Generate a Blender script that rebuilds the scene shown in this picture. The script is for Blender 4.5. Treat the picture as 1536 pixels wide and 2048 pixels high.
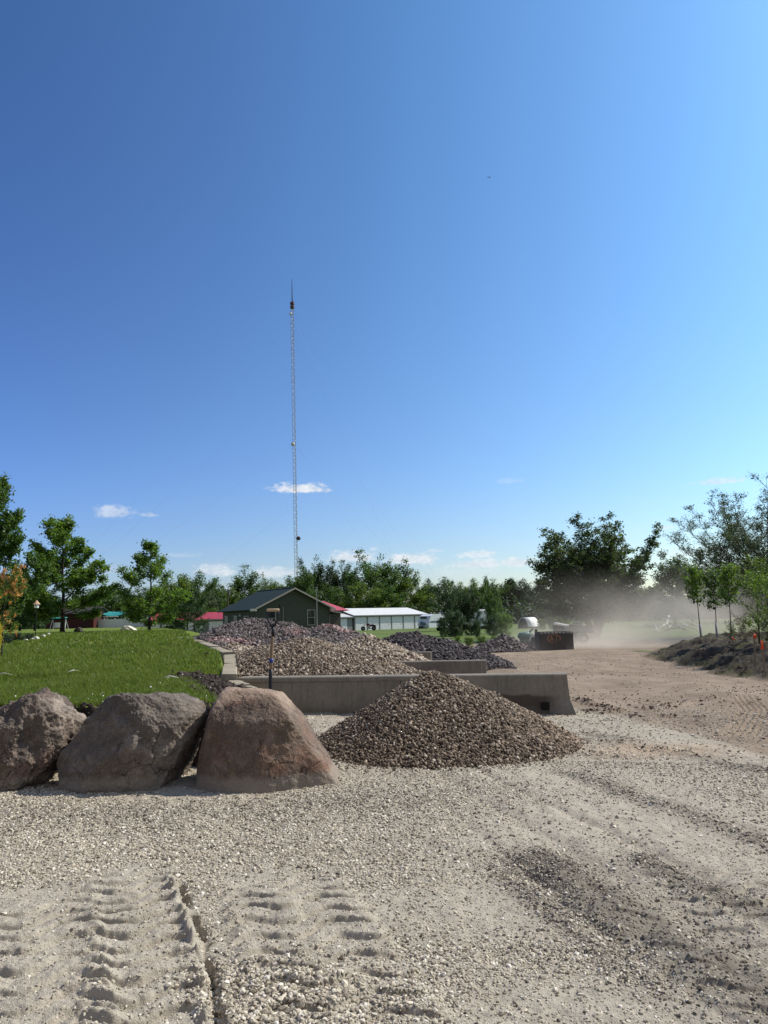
import bpy, math, random
import numpy as np
from mathutils import Matrix, Vector, Euler
R = math.radians
scene = bpy.context.scene
for o in list(bpy.data.objects): bpy.data.objects.remove(o, do_unlink=True)
col = scene.collection

# ------------------------------------------------------------------ camera
PITCH, ROLL, EYE, FPX = 7.9, -1.4, 1.6, 1538.0
cd = bpy.data.cameras.new('camera'); cam = bpy.data.objects.new('camera', cd); col.objects.link(cam)
cd.sensor_fit = 'VERTICAL'; cd.sensor_height = 32.0; cd.lens = 32.0 * FPX / 2048.0
cd.clip_start = 0.05; cd.clip_end = 9000
CM = Matrix.Rotation(R(90 + PITCH), 4, 'X') @ Matrix.Rotation(R(ROLL), 4, 'Z')
cam.matrix_world = Matrix.Translation((0, 0, EYE)) @ CM
scene.camera = cam

# ------------------------------------------------------------------ light
SUN_AZ, SUN_EL = 66.0, 46.0           # azimuth clockwise from +Y, elevation
sun_dir = Vector((math.sin(R(SUN_AZ)) * math.cos(R(SUN_EL)), math.cos(R(SUN_AZ)) * math.cos(R(SUN_EL)), math.sin(R(SUN_EL))))
sd = bpy.data.lights.new('sun', 'SUN'); sun = bpy.data.objects.new('sun', sd); col.objects.link(sun)
sd.energy = 5.0; sd.angle = R(0.53); sd.color = (1.0, 0.94, 0.83)
sun.rotation_euler = sun_dir.to_track_quat('Z', 'Y').to_euler()
scene.view_settings.view_transform = 'Standard'; scene.view_settings.look = 'None'
scene.view_settings.exposure = 0.18; scene.view_settings.gamma = 1.0
scene.cycles.use_denoising = True
scene.cycles.max_bounces = 6; scene.cycles.diffuse_bounces = 3; scene.cycles.volume_bounces = 1
scene.cycles.transparent_max_bounces = 8
scene.cycles.volume_step_rate = 2.0
scene.render.film_transparent = False

# ------------------------------------------------------------------ node helpers
class NT:
    def __init__(s, tree): s.t = tree; s.n = tree.nodes; s.l = tree.links
    def new(s, typ, **kw):
        nd = s.n.new(typ)
        for k, v in kw.items(): setattr(nd, k, v)
        return nd
    def put(s, sock, v):
        if isinstance(v, bpy.types.NodeSocket): s.l.new(v, sock)
        elif v is not None:
            if isinstance(v, (tuple, list)) and len(v) == 3 and len(sock.default_value) == 4: v = (*v, 1)
            sock.default_value = v
    def math(s, op, a, b=None, c=None, clamp=False):
        m = s.new('ShaderNodeMath', operation=op); m.use_clamp = clamp
        for i, v in enumerate((a, b, c)):
            if v is not None: s.put(m.inputs[i], v)
        return m.outputs[0]
    def vmath(s, op, a, b=None):
        m = s.new('ShaderNodeVectorMath', operation=op)
        s.put(m.inputs[0], a)
        if b is not None:
            if op == 'SCALE': s.put(m.inputs['Scale'], b)
            else: s.put(m.inputs[1], b)
        return m.outputs['Value'] if op in ('DOT_PRODUCT', 'LENGTH') else m.outputs[0]
    def mix(s, f, a, b, blend='MIX'):
        m = s.new('ShaderNodeMix', data_type='RGBA', blend_type=blend)
        s.put(m.inputs['Factor'], f); s.put(m.inputs['A'], a) if False else None
        s.put(m.inputs[0], f); s.put(m.inputs[6], a); s.put(m.inputs[7], b)
        return m.outputs[2]
    def noise(s, vec, scale, detail=4, rough=0.55, dist=0.0):
        m = s.new('ShaderNodeTexNoise'); s.put(m.inputs['Vector'], vec)
        m.inputs['Scale'].default_value = scale; m.inputs['Detail'].default_value = detail
        m.inputs['Roughness'].default_value = rough; m.inputs['Distortion'].default_value = dist
        return m.outputs['Fac']
    def voro(s, vec, scale, feature='F1', out='Distance'):
        m = s.new('ShaderNodeTexVoronoi', feature=feature); s.put(m.inputs['Vector'], vec)
        m.inputs['Scale'].default_value = scale
        return m.outputs[out]
    def ramp(s, f, *stops):
        m = s.new('ShaderNodeValToRGB'); e = m.color_ramp.elements
        while len(e) < len(stops): e.new(0.5)
        for el, (p, c) in zip(e, stops):
            el.position = p
            el.color = (c, c, c, 1) if isinstance(c, (int, float)) else (*c, 1)
        s.put(m.inputs[0], f); return m.outputs[0]
    def maprange(s, v, a, b, c=0.0, d=1.0, smooth=True):
        m = s.new('ShaderNodeMapRange'); m.interpolation_type = 'SMOOTHSTEP' if smooth else 'LINEAR'
        for i, x in enumerate((v, a, b, c, d)): s.put(m.inputs[i], x)
        return m.outputs[0]
    def coord(s, which='Object'): return s.new('ShaderNodeTexCoord').outputs[which]
    def attr(s, name, out='Fac'): return s.new('ShaderNodeAttribute', attribute_name=name).outputs[out]
    def scalev(s, vec, sc):
        m = s.new('ShaderNodeMapping'); s.put(m.inputs[0], vec); m.inputs['Scale'].default_value = sc; return m.outputs[0]
    def bump(s, h, strength=0.4, dist=0.02, normal=None):
        m = s.new('ShaderNodeBump'); m.inputs['Strength'].default_value = strength; m.inputs['Distance'].default_value = dist
        s.put(m.inputs['Height'], h)
        if normal is not None: s.l.new(normal, m.inputs['Normal'])
        return m.outputs[0]

def material(name):
    m = bpy.data.materials.new(name); m.use_nodes = True
    t = NT(m.node_tree); t.n.clear()
    t.out = t.new('ShaderNodeOutputMaterial'); t.m = m
    return t
def finish(t, color, rough=0.7, normal=None, metallic=0.0, spec=0.3):
    b = t.new('ShaderNodeBsdfPrincipled')
    t.put(b.inputs['Base Color'], color); t.put(b.inputs['Roughness'], rough); t.put(b.inputs['Metallic'], metallic)
    b.inputs['Specular IOR Level'].default_value = spec
    if normal is not None: t.l.new(normal, b.inputs['Normal'])
    t.l.new(b.outputs[0], t.out.inputs[0]); t.b = b
    return t.m
def simple(name, c, rough=0.6, var=0.25, scale=3.0, bump=0.0, metallic=0.0, spec=0.3, fine=40.0):
    """painted / plain surface with uneven tone and fine grime"""
    t = material(name); v = t.coord()
    n = t.noise(v, scale, 5, 0.6); n2 = t.noise(v, fine, 3, 0.6)
    f = t.math('ADD', t.math('MULTIPLY', n, 0.7), t.math('MULTIPLY', n2, 0.3))
    cc = t.ramp(f, (0.25, tuple(x * (1 - var) for x in c)), (0.75, tuple(min(1, x * (1 + var)) for x in c)))
    r = t.maprange(n2, 0.2, 0.8, max(0, rough - 0.1), min(1, rough + 0.1))
    return finish(t, cc, r, t.bump(f, bump, 0.02) if bump else None, metallic, spec)

# ------------------------------------------------------------------ sky
w = bpy.data.worlds.new('World'); scene.world = w; w.use_nodes = True
t = NT(w.node_tree); t.n.clear()
sky = t.new('ShaderNodeTexSky', sky_type='NISHITA'); sky.sun_disc = False
sky.sun_elevation = R(SUN_EL); sky.sun_rotation = R(SUN_AZ)
sky.air_density = 1.0; sky.dust_density = 0.6; sky.ozone_density = 2.2; sky.altitude = 100
hsv = t.new('ShaderNodeHueSaturation'); hsv.inputs['Saturation'].default_value = 1.14; hsv.inputs['Value'].default_value = 1.09
t.l.new(sky.outputs[0], hsv.inputs['Color'])
SKYC = hsv.outputs[0]
d = t.new('ShaderNodeTexCoord').outputs['Generated']
sep = t.new('ShaderNodeSeparateXYZ'); t.l.new(d, sep.inputs[0])
# the clear-air colour of this particular sky: deeper away from the sun and towards the zenith
cs = t.math('MINIMUM', t.math('MAXIMUM', t.vmath('DOT_PRODUCT', d, tuple(sun_dir)), 0.0), 0.9)
ez = t.math('MINIMUM', t.math('MAXIMUM', sep.outputs[2], 0.0), 0.68)
low = t.maprange(sep.outputs[2], 0.0, 0.19, 1.0, 0.0)
chan = []
for k0, k1, k2, k3, kl in ((-.2113, .5721, .5211, -.719, .02), (-.0109, .0249, 1.1755, -.5212, -.05), (.4147, -.7748, 1.528, -.3945, -.14)):
    e = t.math('ADD', t.math('MULTIPLY_ADD', cs, k1, k0), t.math('MULTIPLY', t.math('POWER', cs, 2.0), k2))
    e = t.math('ADD', t.math('MULTIPLY_ADD', ez, k3, e), t.math('MULTIPLY', low, kl))
    chan.append(t.math('EXPONENT', e))
tint = t.new('ShaderNodeCombineXYZ')
for i in range(3): t.l.new(chan[i], tint.inputs[i])
SKYC = t.mix(1.0, SKYC, tint.outputs[0], 'MULTIPLY')
# bright white sky added behind the photographer, unseen, as neutral fill for shaded fronts
back_fill = t.math('MULTIPLY', t.maprange(sep.outputs[1], -.02, -.55), t.maprange(t.noise(d, 2.2, 5, .6), .25, .75, .55, 1.0))
SKYC = t.mix(t.math('MULTIPLY', back_fill, .8), SKYC, (5.2, 4.8, 4.3))
az = t.math('ARCTAN2', sep.outputs[0], sep.outputs[1]); el = t.math('ARCSINE', sep.outputs[2])
def pix_dir(px, py):
    v = CM.to_3x3() @ Vector((px - 768, -(py - 1024), -FPX)); return v.normalized()
# little fair-weather clouds: centre pixel, half width, half height (pixels), strength, softness, flat base
CL = [(604, 979, 58, 11, 1.0, 0), (225, 1027, 38, 13, .55, 1), (296, 1031, 18, 6, .45, 2), (425, 1143, 36, 15, .7, 3), (548, 1147, 52, 13, .6, 4),
      (706, 1117, 50, 14, .8, 5), (822, 1121, 56, 14, .9, 6), (748, 1099, 9, 4, .5, 7), (870, 1102, 16, 4, .35, 8), (958, 1110, 40, 8, .65, 9),
      (960, 1130, 52, 11, .75, 10), (1034, 1126, 40, 11, .75, 11), (1440, 964, 46, 7, .6, 12), (1332, 1056, 14, 4, .5, 13), (1020, 963, 24, 6, .16, 14), (350, 1111, 50, 6, .2, 15),
      (1390, 1105, 60, 12, .4, 16), (180, 1140, 70, 12, .2, 17), (930, 1150, 90, 14, .25, 18)]
total = None
cn_v = t.new('ShaderNodeCombineXYZ'); t.l.new(az, cn_v.inputs[0]); t.l.new(t.math('MULTIPLY', el, 1.7), cn_v.inputs[1])
cn1 = t.noise(cn_v.outputs[0], 42.0, 6, 0.62); cn2 = t.noise(cn_v.outputs[0], 150.0, 4, 0.6)
cn = t.math('ADD', t.math('MULTIPLY', cn1, 0.62), t.math('MULTIPLY', cn2, 0.38))
for (px, py, hw, hh, st, k) in CL:
    c = pix_dir(px, py); a0 = math.atan2(c.x, c.y); e0 = math.asin(c.z)
    dx = t.math('MULTIPLY', t.math('SUBTRACT', az, a0), FPX / hw * 0.82)
    dy = t.math('MULTIPLY', t.math('SUBTRACT', el, e0), FPX / hh * 0.78)
    # flat-ish base: stretch the distance below the centre
    dyb = t.math('MAXIMUM', dy, t.math('MULTIPLY', dy, -1.7))
    r2 = t.math('ADD', t.math('POWER', t.math('ABSOLUTE', dx), 2.0), t.math('POWER', dyb, 2.0))
    m = t.math('SUBTRACT', 1.0, t.math('SQRT', r2))
    m = t.math('ADD', m, t.math('MULTIPLY', t.math('SUBTRACT', cn, 0.47), 2.6))
    m = t.maprange(m, 0.0, 0.75, 0.0, st * .9)
    gate = t.maprange(r2, 1.2, 2.6, 1.0, 0.0)
    m = t.math('MULTIPLY', m, gate)
    total = m if total is None else t.math('MAXIMUM', total, m)
SKY_STRENGTH = 0.0885
cloud_col = t.ramp(cn, (0.35, (6.4, 7.0, 7.9)), (0.62, (9.2, 9.4, 9.6)))
cmix = t.mix(total, SKYC, cloud_col)
bg = t.new('ShaderNodeBackground'); bg.inputs['Strength'].default_value = SKY_STRENGTH
t.l.new(cmix, bg.inputs['Color'])
wo = t.new('ShaderNodeOutputWorld'); t.l.new(bg.outputs[0], wo.inputs[0])

# ------------------------------------------------------------------ numpy helpers
def P(px, py, y):
    """the real place that a pixel of the photograph looks at, y metres ahead"""
    v = CM.to_3x3() @ Vector((px - 768, -(py - 1024), -FPX)); s = y / v.y
    return Vector((v.x * s, y, EYE + v.z * s))
def G(px, py, z=0.0):
    v = CM.to_3x3() @ Vector((px - 768, -(py - 1024), -FPX)); s = (z - EYE) / v.z
    return Vector((v.x * s, v.y * s, z))

def _hash(ix, iy, iz, seed):
    h = (ix.astype(np.int64) * 374761393 + iy.astype(np.int64) * 668265263 + iz.astype(np.int64) * 2147483647 + seed * 1274126177) & 0xffffffff
    h = ((h ^ (h >> 13)) * 1274126177) & 0xffffffff
    h = ((h ^ (h >> 16)) * 2246822519) & 0xffffffff
    return ((h ^ (h >> 15)) & 0xffffff) / float(0xffffff)
def vnoise(x, y, z=None, seed=0):
    """smooth value noise in -1..1"""
    x = np.asarray(x, float); y = np.asarray(y, float)
    z = np.zeros_like(x) if z is None else np.asarray(z, float)
    ix, iy, iz = np.floor(x), np.floor(y), np.floor(z)
    fx, fy, fz = x - ix, y - iy, z - iz
    fx, fy, fz = [f * f * f * (f * (f * 6 - 15) + 10) for f in (fx, fy, fz)]
    ix, iy, iz = ix.astype(np.int64), iy.astype(np.int64), iz.astype(np.int64)
    r = 0
    for a in (0, 1):
        for b in (0, 1):
            for c in (0, 1):
                wgt = (fx if a else 1 - fx) * (fy if b else 1 - fy) * (fz if c else 1 - fz)
                r = r + wgt * _hash(ix + a, iy + b, iz + c, seed)
    return r * 2 - 1
def fbm(x, y, z=None, octv=4, seed=0, gain=0.5, ridge=False):
    r = 0; a = 1; f = 1
    for i in range(octv):
        n = vnoise(np.asarray(x) * f, np.asarray(y) * f, None if z is None else np.asarray(z) * f, seed + i * 17)
        r = r + a * ((1 - 2 * np.abs(n)) if ridge else n); a *= gain; f *= 2.03
    return r
def sstep(a, b, x):
    q = np.clip((np.asarray(x, float) - a) / (b - a), 0, 1); return q * q * (3 - 2 * q)

def np_mesh(name, V, F, smooth=False, mats=None, mat_idx=None, attrs=None):
    """V (n,3), F (m,k) uniform polygon size"""
    V = np.asarray(V, np.float32); F = np.asarray(F, np.int32)
    me = bpy.data.meshes.new(name)
    me.vertices.add(len(V)); me.vertices.foreach_set('co', V.ravel())
    me.loops.add(F.size); me.loops.foreach_set('vertex_index', F.ravel())
    me.polygons.add(len(F)); me.polygons.foreach_set('loop_start', np.arange(0, F.size, F.shape[1], dtype=np.int32))
    try: me.polygons.foreach_set('loop_total', np.full(len(F), F.shape[1], np.int32))
    except Exception: pass
    me.update(calc_edges=True)
    me.polygons.foreach_set('use_smooth', np.full(len(F), bool(smooth)))
    for m in (mats or []): me.materials.append(m)
    if mat_idx is not None: me.polygons.foreach_set('material_index', np.asarray(mat_idx, np.int32))
    for k, v in (attrs or {}).items():
        v = np.asarray(v, np.float32)
        if v.ndim == 1: at = me.attributes.new(k, 'FLOAT', 'POINT'); at.data.foreach_set('value', v)
        else: at = me.attributes.new(k, 'FLOAT_COLOR', 'POINT'); at.data.foreach_set('color', np.c_[v, np.ones(len(v), np.float32)].astype(np.float32).ravel())
    me.validate(verbose=False)
    return me

class MB:
    """collects boxes, tubes, prisms into one mesh"""
    def __init__(s): s.v = []; s.f = []
    def add(s, vs, fs):
        o = len(s.v); s.v += [tuple(v) for v in vs]; s.f += [tuple(i + o for i in f) for f in fs]
    def box(s, c, size, rot=None, bev=0.0):
        x, y, z = (q / 2 for q in size)
        if bev > 0:
            b = min(bev, x * .6, y * .6, z * .6)
            # chamfered box: three rings of a rounded-corner section
            ring = lambda ex, ey, zz: [(-ex, -ey + b, zz), (-ex + b, -ey, zz), (ex - b, -ey, zz), (ex, -ey + b, zz), (ex, ey - b, zz), (ex - b, ey, zz), (-ex + b, ey, zz), (-ex, ey - b, zz)]
            vs = ring(x - b, y - b, -z) + ring(x, y, -z + b) + ring(x, y, z - b) + ring(x - b, y - b, z)
            fs = [tuple(range(7, -1, -1)), tuple(range(24, 32))]
            for k in range(3):
                for i in range(8): fs.append((k * 8 + i, k * 8 + (i + 1) % 8, (k + 1) * 8 + (i + 1) % 8, (k + 1) * 8 + i))
        else:
            vs = [(-x, -y, -z), (x, -y, -z), (x, y, -z), (-x, y, -z), (-x, -y, z), (x, -y, z), (x, y, z), (-x, y, z)]
            fs = [(3, 2, 1, 0), (4, 5, 6, 7), (0, 1, 5, 4), (1, 2, 6, 5), (2, 3, 7, 6), (3, 0, 4, 7)]
        M = rot.to_3x3() if rot is not None else None
        c = Vector(c)
        s.add([(M @ Vector(v) if M else Vector(v)) + c for v in vs], fs); return s
    def tube(s, pts, rad, n=8, caps=True):
        pts = [Vector(p) for p in pts]
        if not isinstance(rad, (list, tuple)): rad = [rad] * len(pts)
        vs = []; up = None
        for i, p in enumerate(pts):
            d = (pts[min(i + 1, len(pts) - 1)] - pts[max(i - 1, 0)])
            d = d.normalized() if d.length > 1e-9 else Vector((0, 0, 1))
            if up is None or abs(up.dot(d)) > 0.95: up = Vector((1, 0, 0)) if abs(d.x) < 0.8 else Vector((0, 1, 0))
            a = d.cross(up).normalized(); b = d.cross(a); up = b if False else up
            for k in range(n):
                q = 2 * math.pi * k / n; vs.append(p + (a * math.cos(q) + b * math.sin(q)) * rad[i])
        fs = []
        for i in range(len(pts) - 1):
            for k in range(n): fs.append((i * n + k, i * n + (k + 1) % n, (i + 1) * n + (k + 1) % n, (i + 1) * n + k))
        if caps: fs.append(tuple(range(n - 1, -1, -1))); fs.append(tuple((len(pts) - 1) * n + k for k in range(n)))
        s.add(vs, fs); return s
    def prism(s, poly, axis, a, b):
        """2-D polygon extruded along axis 'x','y' or 'z' from a to b"""
        mk = {'x': lambda u, v, q: (q, u, v), 'y': lambda u, v, q: (u, q, v), 'z': lambda u, v, q: (u, v, q)}[axis]
        n = len(poly)
        s.add([mk(u, v, a) for u, v in poly] + [mk(u, v, b) for u, v in poly],
              [tuple(range(n - 1, -1, -1)), tuple(range(n, 2 * n))] + [(i, (i + 1) % n, n + (i + 1) % n, n + i) for i in range(n)]); return s
    def lathe(s, prof, c=(0, 0, 0), n=16, rot=None):
        vs = []; c = Vector(c)
        for r, z in prof:
            for k in range(n):
                v = Vector((r * math.cos(2 * math.pi * k / n), r * math.sin(2 * math.pi * k / n), z))
                vs.append((rot.to_3x3() @ v if rot else v) + c)
        fs = [(i * n + k, i * n + (k + 1) % n, (i + 1) * n + (k + 1) % n, (i + 1) * n + k) for i in range(len(prof) - 1) for k in range(n)]
        fs += [tuple(range(n - 1, -1, -1)), tuple((len(prof) - 1) * n + k for k in range(n))]
        s.add(vs, fs); return s
    def quad(s, a, b, c, d): s.add([a, b, c, d], [(0, 1, 2, 3)]); return s
    def slab(s, a, b, c, d, th):
        """quad a b c d thickened downwards along its normal"""
        a, b, c, d = map(Vector, (a, b, c, d)); n = (b - a).cross(d - a).normalized() * th
        s.add([a, b, c, d, a - n, b - n, c - n, d - n], [(0, 1, 2, 3), (7, 6, 5, 4), (0, 4, 5, 1), (1, 5, 6, 2), (2, 6, 7, 3), (3, 7, 4, 0)]); return s
    def build(s, name, mat, parent=None, smooth=False, loc=None):
        me = bpy.data.meshes.new(name); me.from_pydata(s.v, [], s.f)
        import bmesh
        bm = bmesh.new(); bm.from_mesh(me); bmesh.ops.recalc_face_normals(bm, faces=bm.faces); bm.to_mesh(me); bm.free()
        me.materials.append(mat)
        if smooth: me.polygons.foreach_set('use_smooth', np.ones(len(me.polygons), bool))
        o = bpy.data.objects.new(name, me); col.objects.link(o)
        if parent is not None: o.parent = parent
        if loc is not None: o.location = loc
        return o

def link(name, me, parent=None, loc=None):
    o = bpy.data.objects.new(name, me); col.objects.link(o)
    if parent is not None: o.parent = parent
    if loc is not None: o.location = loc
    return o
def tag(o, label=None, cat=None, group=None, kind=None):
    if label: o['label'] = label
    if cat: o['category'] = cat
    if group: o['group'] = group
    if kind: o['kind'] = kind
    return o
def thing(name, label, cat, loc=(0, 0, 0), rz=0.0, group=None):
    o = bpy.data.objects.new(name, None); col.objects.link(o); o.empty_display_size = 0.2
    o.location = loc; o.rotation_euler = (0, 0, rz)
    return tag(o, label, cat, group)
def copy_tree(o, parent=None):
    c = o.copy(); col.objects.link(c); c.parent = parent
    for ch in list(o.children): copy_tree(ch, c)
    return c

# stones -------------------------------------------------------------
_ph = (1 + 5 ** .5) / 2
ICO_V = np.array([(-1, _ph, 0), (1, _ph, 0), (-1, -_ph, 0), (1, -_ph, 0), (0, -1, _ph), (0, 1, _ph), (0, -1, -_ph), (0, 1, -_ph), (_ph, 0, -1), (_ph, 0, 1), (-_ph, 0, -1), (-_ph, 0, 1)]) / math.sqrt(1 + _ph ** 2)
ICO_F = np.array([(0, 11, 5), (0, 5, 1), (0, 1, 7), (0, 7, 10), (0, 10, 11), (1, 5, 9), (5, 11, 4), (11, 10, 2), (10, 7, 6), (7, 1, 8), (3, 9, 4), (3, 4, 2), (3, 2, 6), (3, 6, 8), (3, 8, 9), (4, 9, 5), (2, 4, 11), (6, 2, 10), (8, 6, 7), (9, 8, 1)])
def rand_rot(rng, n, tilt=1.0):
    """n random rotation matrices; tilt 0 keeps z up"""
    a = rng.uniform(0, 2 * np.pi, n); b = rng.normal(0, 0.6, n) * tilt; c = rng.normal(0, 0.6, n) * tilt
    ca, sa, cb, sb, cc, sc = np.cos(a), np.sin(a), np.cos(b), np.sin(b), np.cos(c), np.sin(c)
    Z = np.zeros(n); O = np.ones(n)
    Rz = np.stack([np.stack([ca, -sa, Z], -1), np.stack([sa, ca, Z], -1), np.stack([Z, Z, O], -1)], -2)
    Rx = np.stack([np.stack([O, Z, Z], -1), np.stack([Z, cb, -sb], -1), np.stack([Z, sb, cb], -1)], -2)
    Ry = np.stack([np.stack([cc, Z, sc], -1), np.stack([Z, O, Z], -1), np.stack([-sc, Z, cc], -1)], -2)
    return Rz @ Rx @ Ry
def stones(rng, pos, size, flat=0.65, jit=0.14, tilt=1.0):
    """pos (n,3), size (n,) radius -> V, F of n pebbles"""
    n = len(pos)
    sc = np.stack([rng.uniform(.8, 1.35, n), rng.uniform(.65, 1.05, n), rng.uniform(flat * .75, flat * 1.3, n)], -1) * size[:, None]
    V = ICO_V[None] * (1 + rng.normal(0, jit, (n, 12, 1)))
    V = V * sc[:, None, :]
    V = np.einsum('nij,nkj->nki', rand_rot(rng, n, tilt), V) + pos[:, None, :]
    F = ICO_F[None] + (np.arange(n) * 12)[:, None, None]
    return V.reshape(-1, 3), F.reshape(-1, 3)
# =================================================================== TERRAIN
def seg_dist(x, y, pts):
    """distance to a polyline, signed side offset and length along it"""
    best = np.full(x.shape, 1e9); side = np.zeros(x.shape); along = np.zeros(x.shape); L = 0
    for (ax, ay), (bx, by) in zip(pts[:-1], pts[1:]):
        dx, dy = bx - ax, by - ay; l = math.hypot(dx, dy)
        q = ((x - ax) * dx + (y - ay) * dy) / l; qc = np.clip(q, 0, l)
        d = np.hypot(x - ax - dx / l * qc, y - ay - dy / l * qc); s = ((x - ax) * dy - (y - ay) * dx) / l
        m = d < best; best = np.where(m, d, best); side = np.where(m, s, side); along = np.where(m, L + q, along); L += l
    return best, side, along
def GP(*pp): return [tuple(G(a, b)[:2]) for a, b in pp]

LUG_A = GP((255, 1745), (285, 1850), (290, 1950), (285, 2200))      # clear tractor tyre track
LUG_B = GP((560, 1750), (600, 1850), (660, 1960))
LUG_C = GP((70, 1800), (80, 1900), (80, 2200))
RIDGE = GP((335, 1755), (352, 1800), (375, 1860), (392, 1930), (405, 2000), (412, 2200))
BANDS = [(GP((1085, 1725), (1180, 1790), (1300, 1860), (1420, 1930), (1620, 2040)), .20, 1.0), (GP((1290, 1725), (1400, 1780), (1600, 1850)), .12, .9),
         (GP((1130, 1545), (1290, 1600), (1420, 1650), (1600, 1715)), .10, .6), (GP((1190, 1478), (1330, 1500), (1450, 1530), (1600, 1560)), .16, .6),
         (GP((1010, 1740), (1110, 1830), (1300, 1970)), .08, .5), (GP((1180, 1465), (1260, 1480)), .12, .6), (GP((1100, 1505), (1230, 1515)), .12, .5)]
TREAD = GP((1490, 1395), (1512, 1420), (1500, 1445), (1483, 1470))
BERM = [GP((1140, 1416), (1200, 1424), (1290, 1421), (1345, 1412), (1420, 1398), (1460, 1388)), GP((1146, 1398), (1190, 1410), (1270, 1432), (1400, 1437))]
LUGS_R = [GP((1200, 1740), (1420, 1900), (1620, 2040)), GP((1380, 1740), (1500, 1790), (1700, 1880))]

def mound(x, y):
    q = ((x - 17) / 8.6) ** 2 + ((y - 19) / 20.0) ** 2
    q = q + 0.10 * vnoise(x * .55, y * .55, seed=3) + 0.05 * vnoise(x * 1.6, y * 1.6, seed=4)
    edge = 1 - q
    h = 0.52 * sstep(0, .42, edge) + 0.10 * sstep(.3, .7, edge)
    return h, sstep(0.0, .10, edge)
def lugs(x, y, path, width, pitch, amp):
    d, s, a = seg_dist(x, y, path)
    u = s / width
    wv = a / pitch - .24 * np.sin(s / .40 * 6.283 + .6) + .10 * vnoise(x * 4, y * 4, seed=9)
    f = wv - np.floor(wv)
    bar = sstep(.0, .40, f) * (1 - sstep(.84 + .07 * vnoise(x * 22, y * 22, seed=26), .985, f)) * (1 + .35 * vnoise(x * 3, y * 3, seed=23)) + .10 * vnoise(x * 24, y * 24, seed=24) + .06 * vnoise(x * 60, y * 60, seed=25)
    m = (1 - sstep(.42, .56, np.abs(u))) * (.85 + .22 * vnoise(x * 1.6, y * 1.6, seed=21))
    m = m * sstep(-.1, .35, a)
    return amp * np.clip(bar, 0, 1.4) * np.clip(m, 0, 1), (1 - sstep(.42, .56, np.abs(u)))
def zyard(x, y, detail=True):
    x = np.asarray(x, float); y = np.asarray(y, float)
    near = 1 - sstep(28, 40, y)
    z = .025 * fbm(x * .3, y * .3, octv=3, seed=1) * near
    if detail:
        z = z + .010 * fbm(x * 1.7, y * 1.7, octv=4, seed=2) * near
        z = z + .0055 * fbm(x * 9, y * 9, octv=4, seed=5, gain=.62) * (1 - sstep(8, 14, y))
        l1, m1 = lugs(x, y, LUG_A, .54, .19, .047); l2, m2 = lugs(x, y, LUG_B, .75, .20, .034); l3, m3 = lugs(x, y, LUG_C, .60, .21, .042)
        z = z + l1 + l2 + l3 - .012 * m1
        d, s, a = seg_dist(x, y, RIDGE)
        g = sstep(-.05, .3, a)
        z = z + g * (.050 * np.exp(-(d / .026) ** 2) * np.clip(.55 + 1.1 * vnoise(x * 16, y * 9, seed=7) + .5 * vnoise(x * 40, y * 40, seed=8), 0, 1.6) - .055 * np.exp(-((s + .05 + .015 * vnoise(x * 7, y * 7, seed=16)) / .024) ** 2) * np.clip(.75 + .8 * vnoise(x * 9, y * 9, seed=6), .1, 1.4))
        for pts, wd, am in BANDS:
            d, s, a = seg_dist(x, y, pts)
            lump = .6 + .7 * vnoise(x * 6, y * 6, seed=12)
            z = z + am * (.042 * np.exp(-(d / wd) ** 2) * lump - .022 * np.exp(-((s + wd * 1.35) / (wd * .5)) ** 2))
        for pts in LUGS_R:
            z = z + lugs(x, y, pts, .75, .20, .020)[0]
        d, s, a = seg_dist(x, y, TREAD)
        z = z - .02 * (1 - sstep(.2, .26, d)) * (.5 + .5 * np.sign(np.sin(s * 70)))
        for pts in BERM:
            d, s, a = seg_dist(x, y, pts)
            z = z + .05 * np.exp(-(d / .13) ** 2) * np.clip(.35 + .9 * vnoise(x * 4.2, y * 4.2, seed=13), 0, 1.2)
        # shallow wheel ruts in the dirt road
        r = vnoise(x * .9 + y * .25, y * .12, seed=31)
        z = z + .05 * r * sstep(12, 16, y) * near
    h, mk = mound(x, y)
    if detail: h = h + mk * (.10 * fbm(x * 1.1, y * 1.1, octv=4, seed=41) + .05 * fbm(x * 4, y * 4, octv=4, seed=43, gain=.6))
    return z + h

def grid_mesh_faces(nr, nc):
    i = np.arange(nr - 1)[:, None] * nc + np.arange(nc - 1)[None]
    return np.stack([i, i + 1, i + nc + 1, i + nc], -1).reshape(-1, 4)

# ---- yard: crushed stone in front, brown dirt road behind, dark soil mound at the side
rr = np.concatenate([np.geomspace(1.2, 2.8, 120)[:-1], np.geomspace(2.8, 6.5, 560)[:-1], np.geomspace(6.5, 16, 340), np.geomspace(16, 62, 190)[1:]])
aa = np.concatenate([np.linspace(-80, -34, 40)[:-1], np.linspace(-34, 34, 820), np.linspace(34, 80, 40)[1:]])
rg, ag = np.meshgrid(rr, np.radians(aa), indexing='ij')
X, Y = rg * np.sin(ag), rg * np.cos(ag)
Z = zyard(X, Y)
edge = sstep(52, 62, rg); Z = Z * (1 - edge) - .05 * edge
yb = np.interp(X, [v[0] for v in GP((600, 1412), (1135, 1412), (1200, 1428), (1300, 1445), (1420, 1480), (1600, 1530))], [v[1] for v in GP((600, 1412), (1135, 1412), (1200, 1428), (1300, 1445), (1420, 1480), (1600, 1530))])
brown = sstep(-.5, .5, Y - yb + .5 * fbm(X * .8, Y * .8, octv=3, seed=51))
soil = mound(X, Y)[1]
dark = np.zeros_like(X)
for pts, wd, am in BANDS:
    dark = np.maximum(dark, am * np.exp(-(seg_dist(X, Y, pts)[0] / (wd * 1.5)) ** 2))
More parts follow.
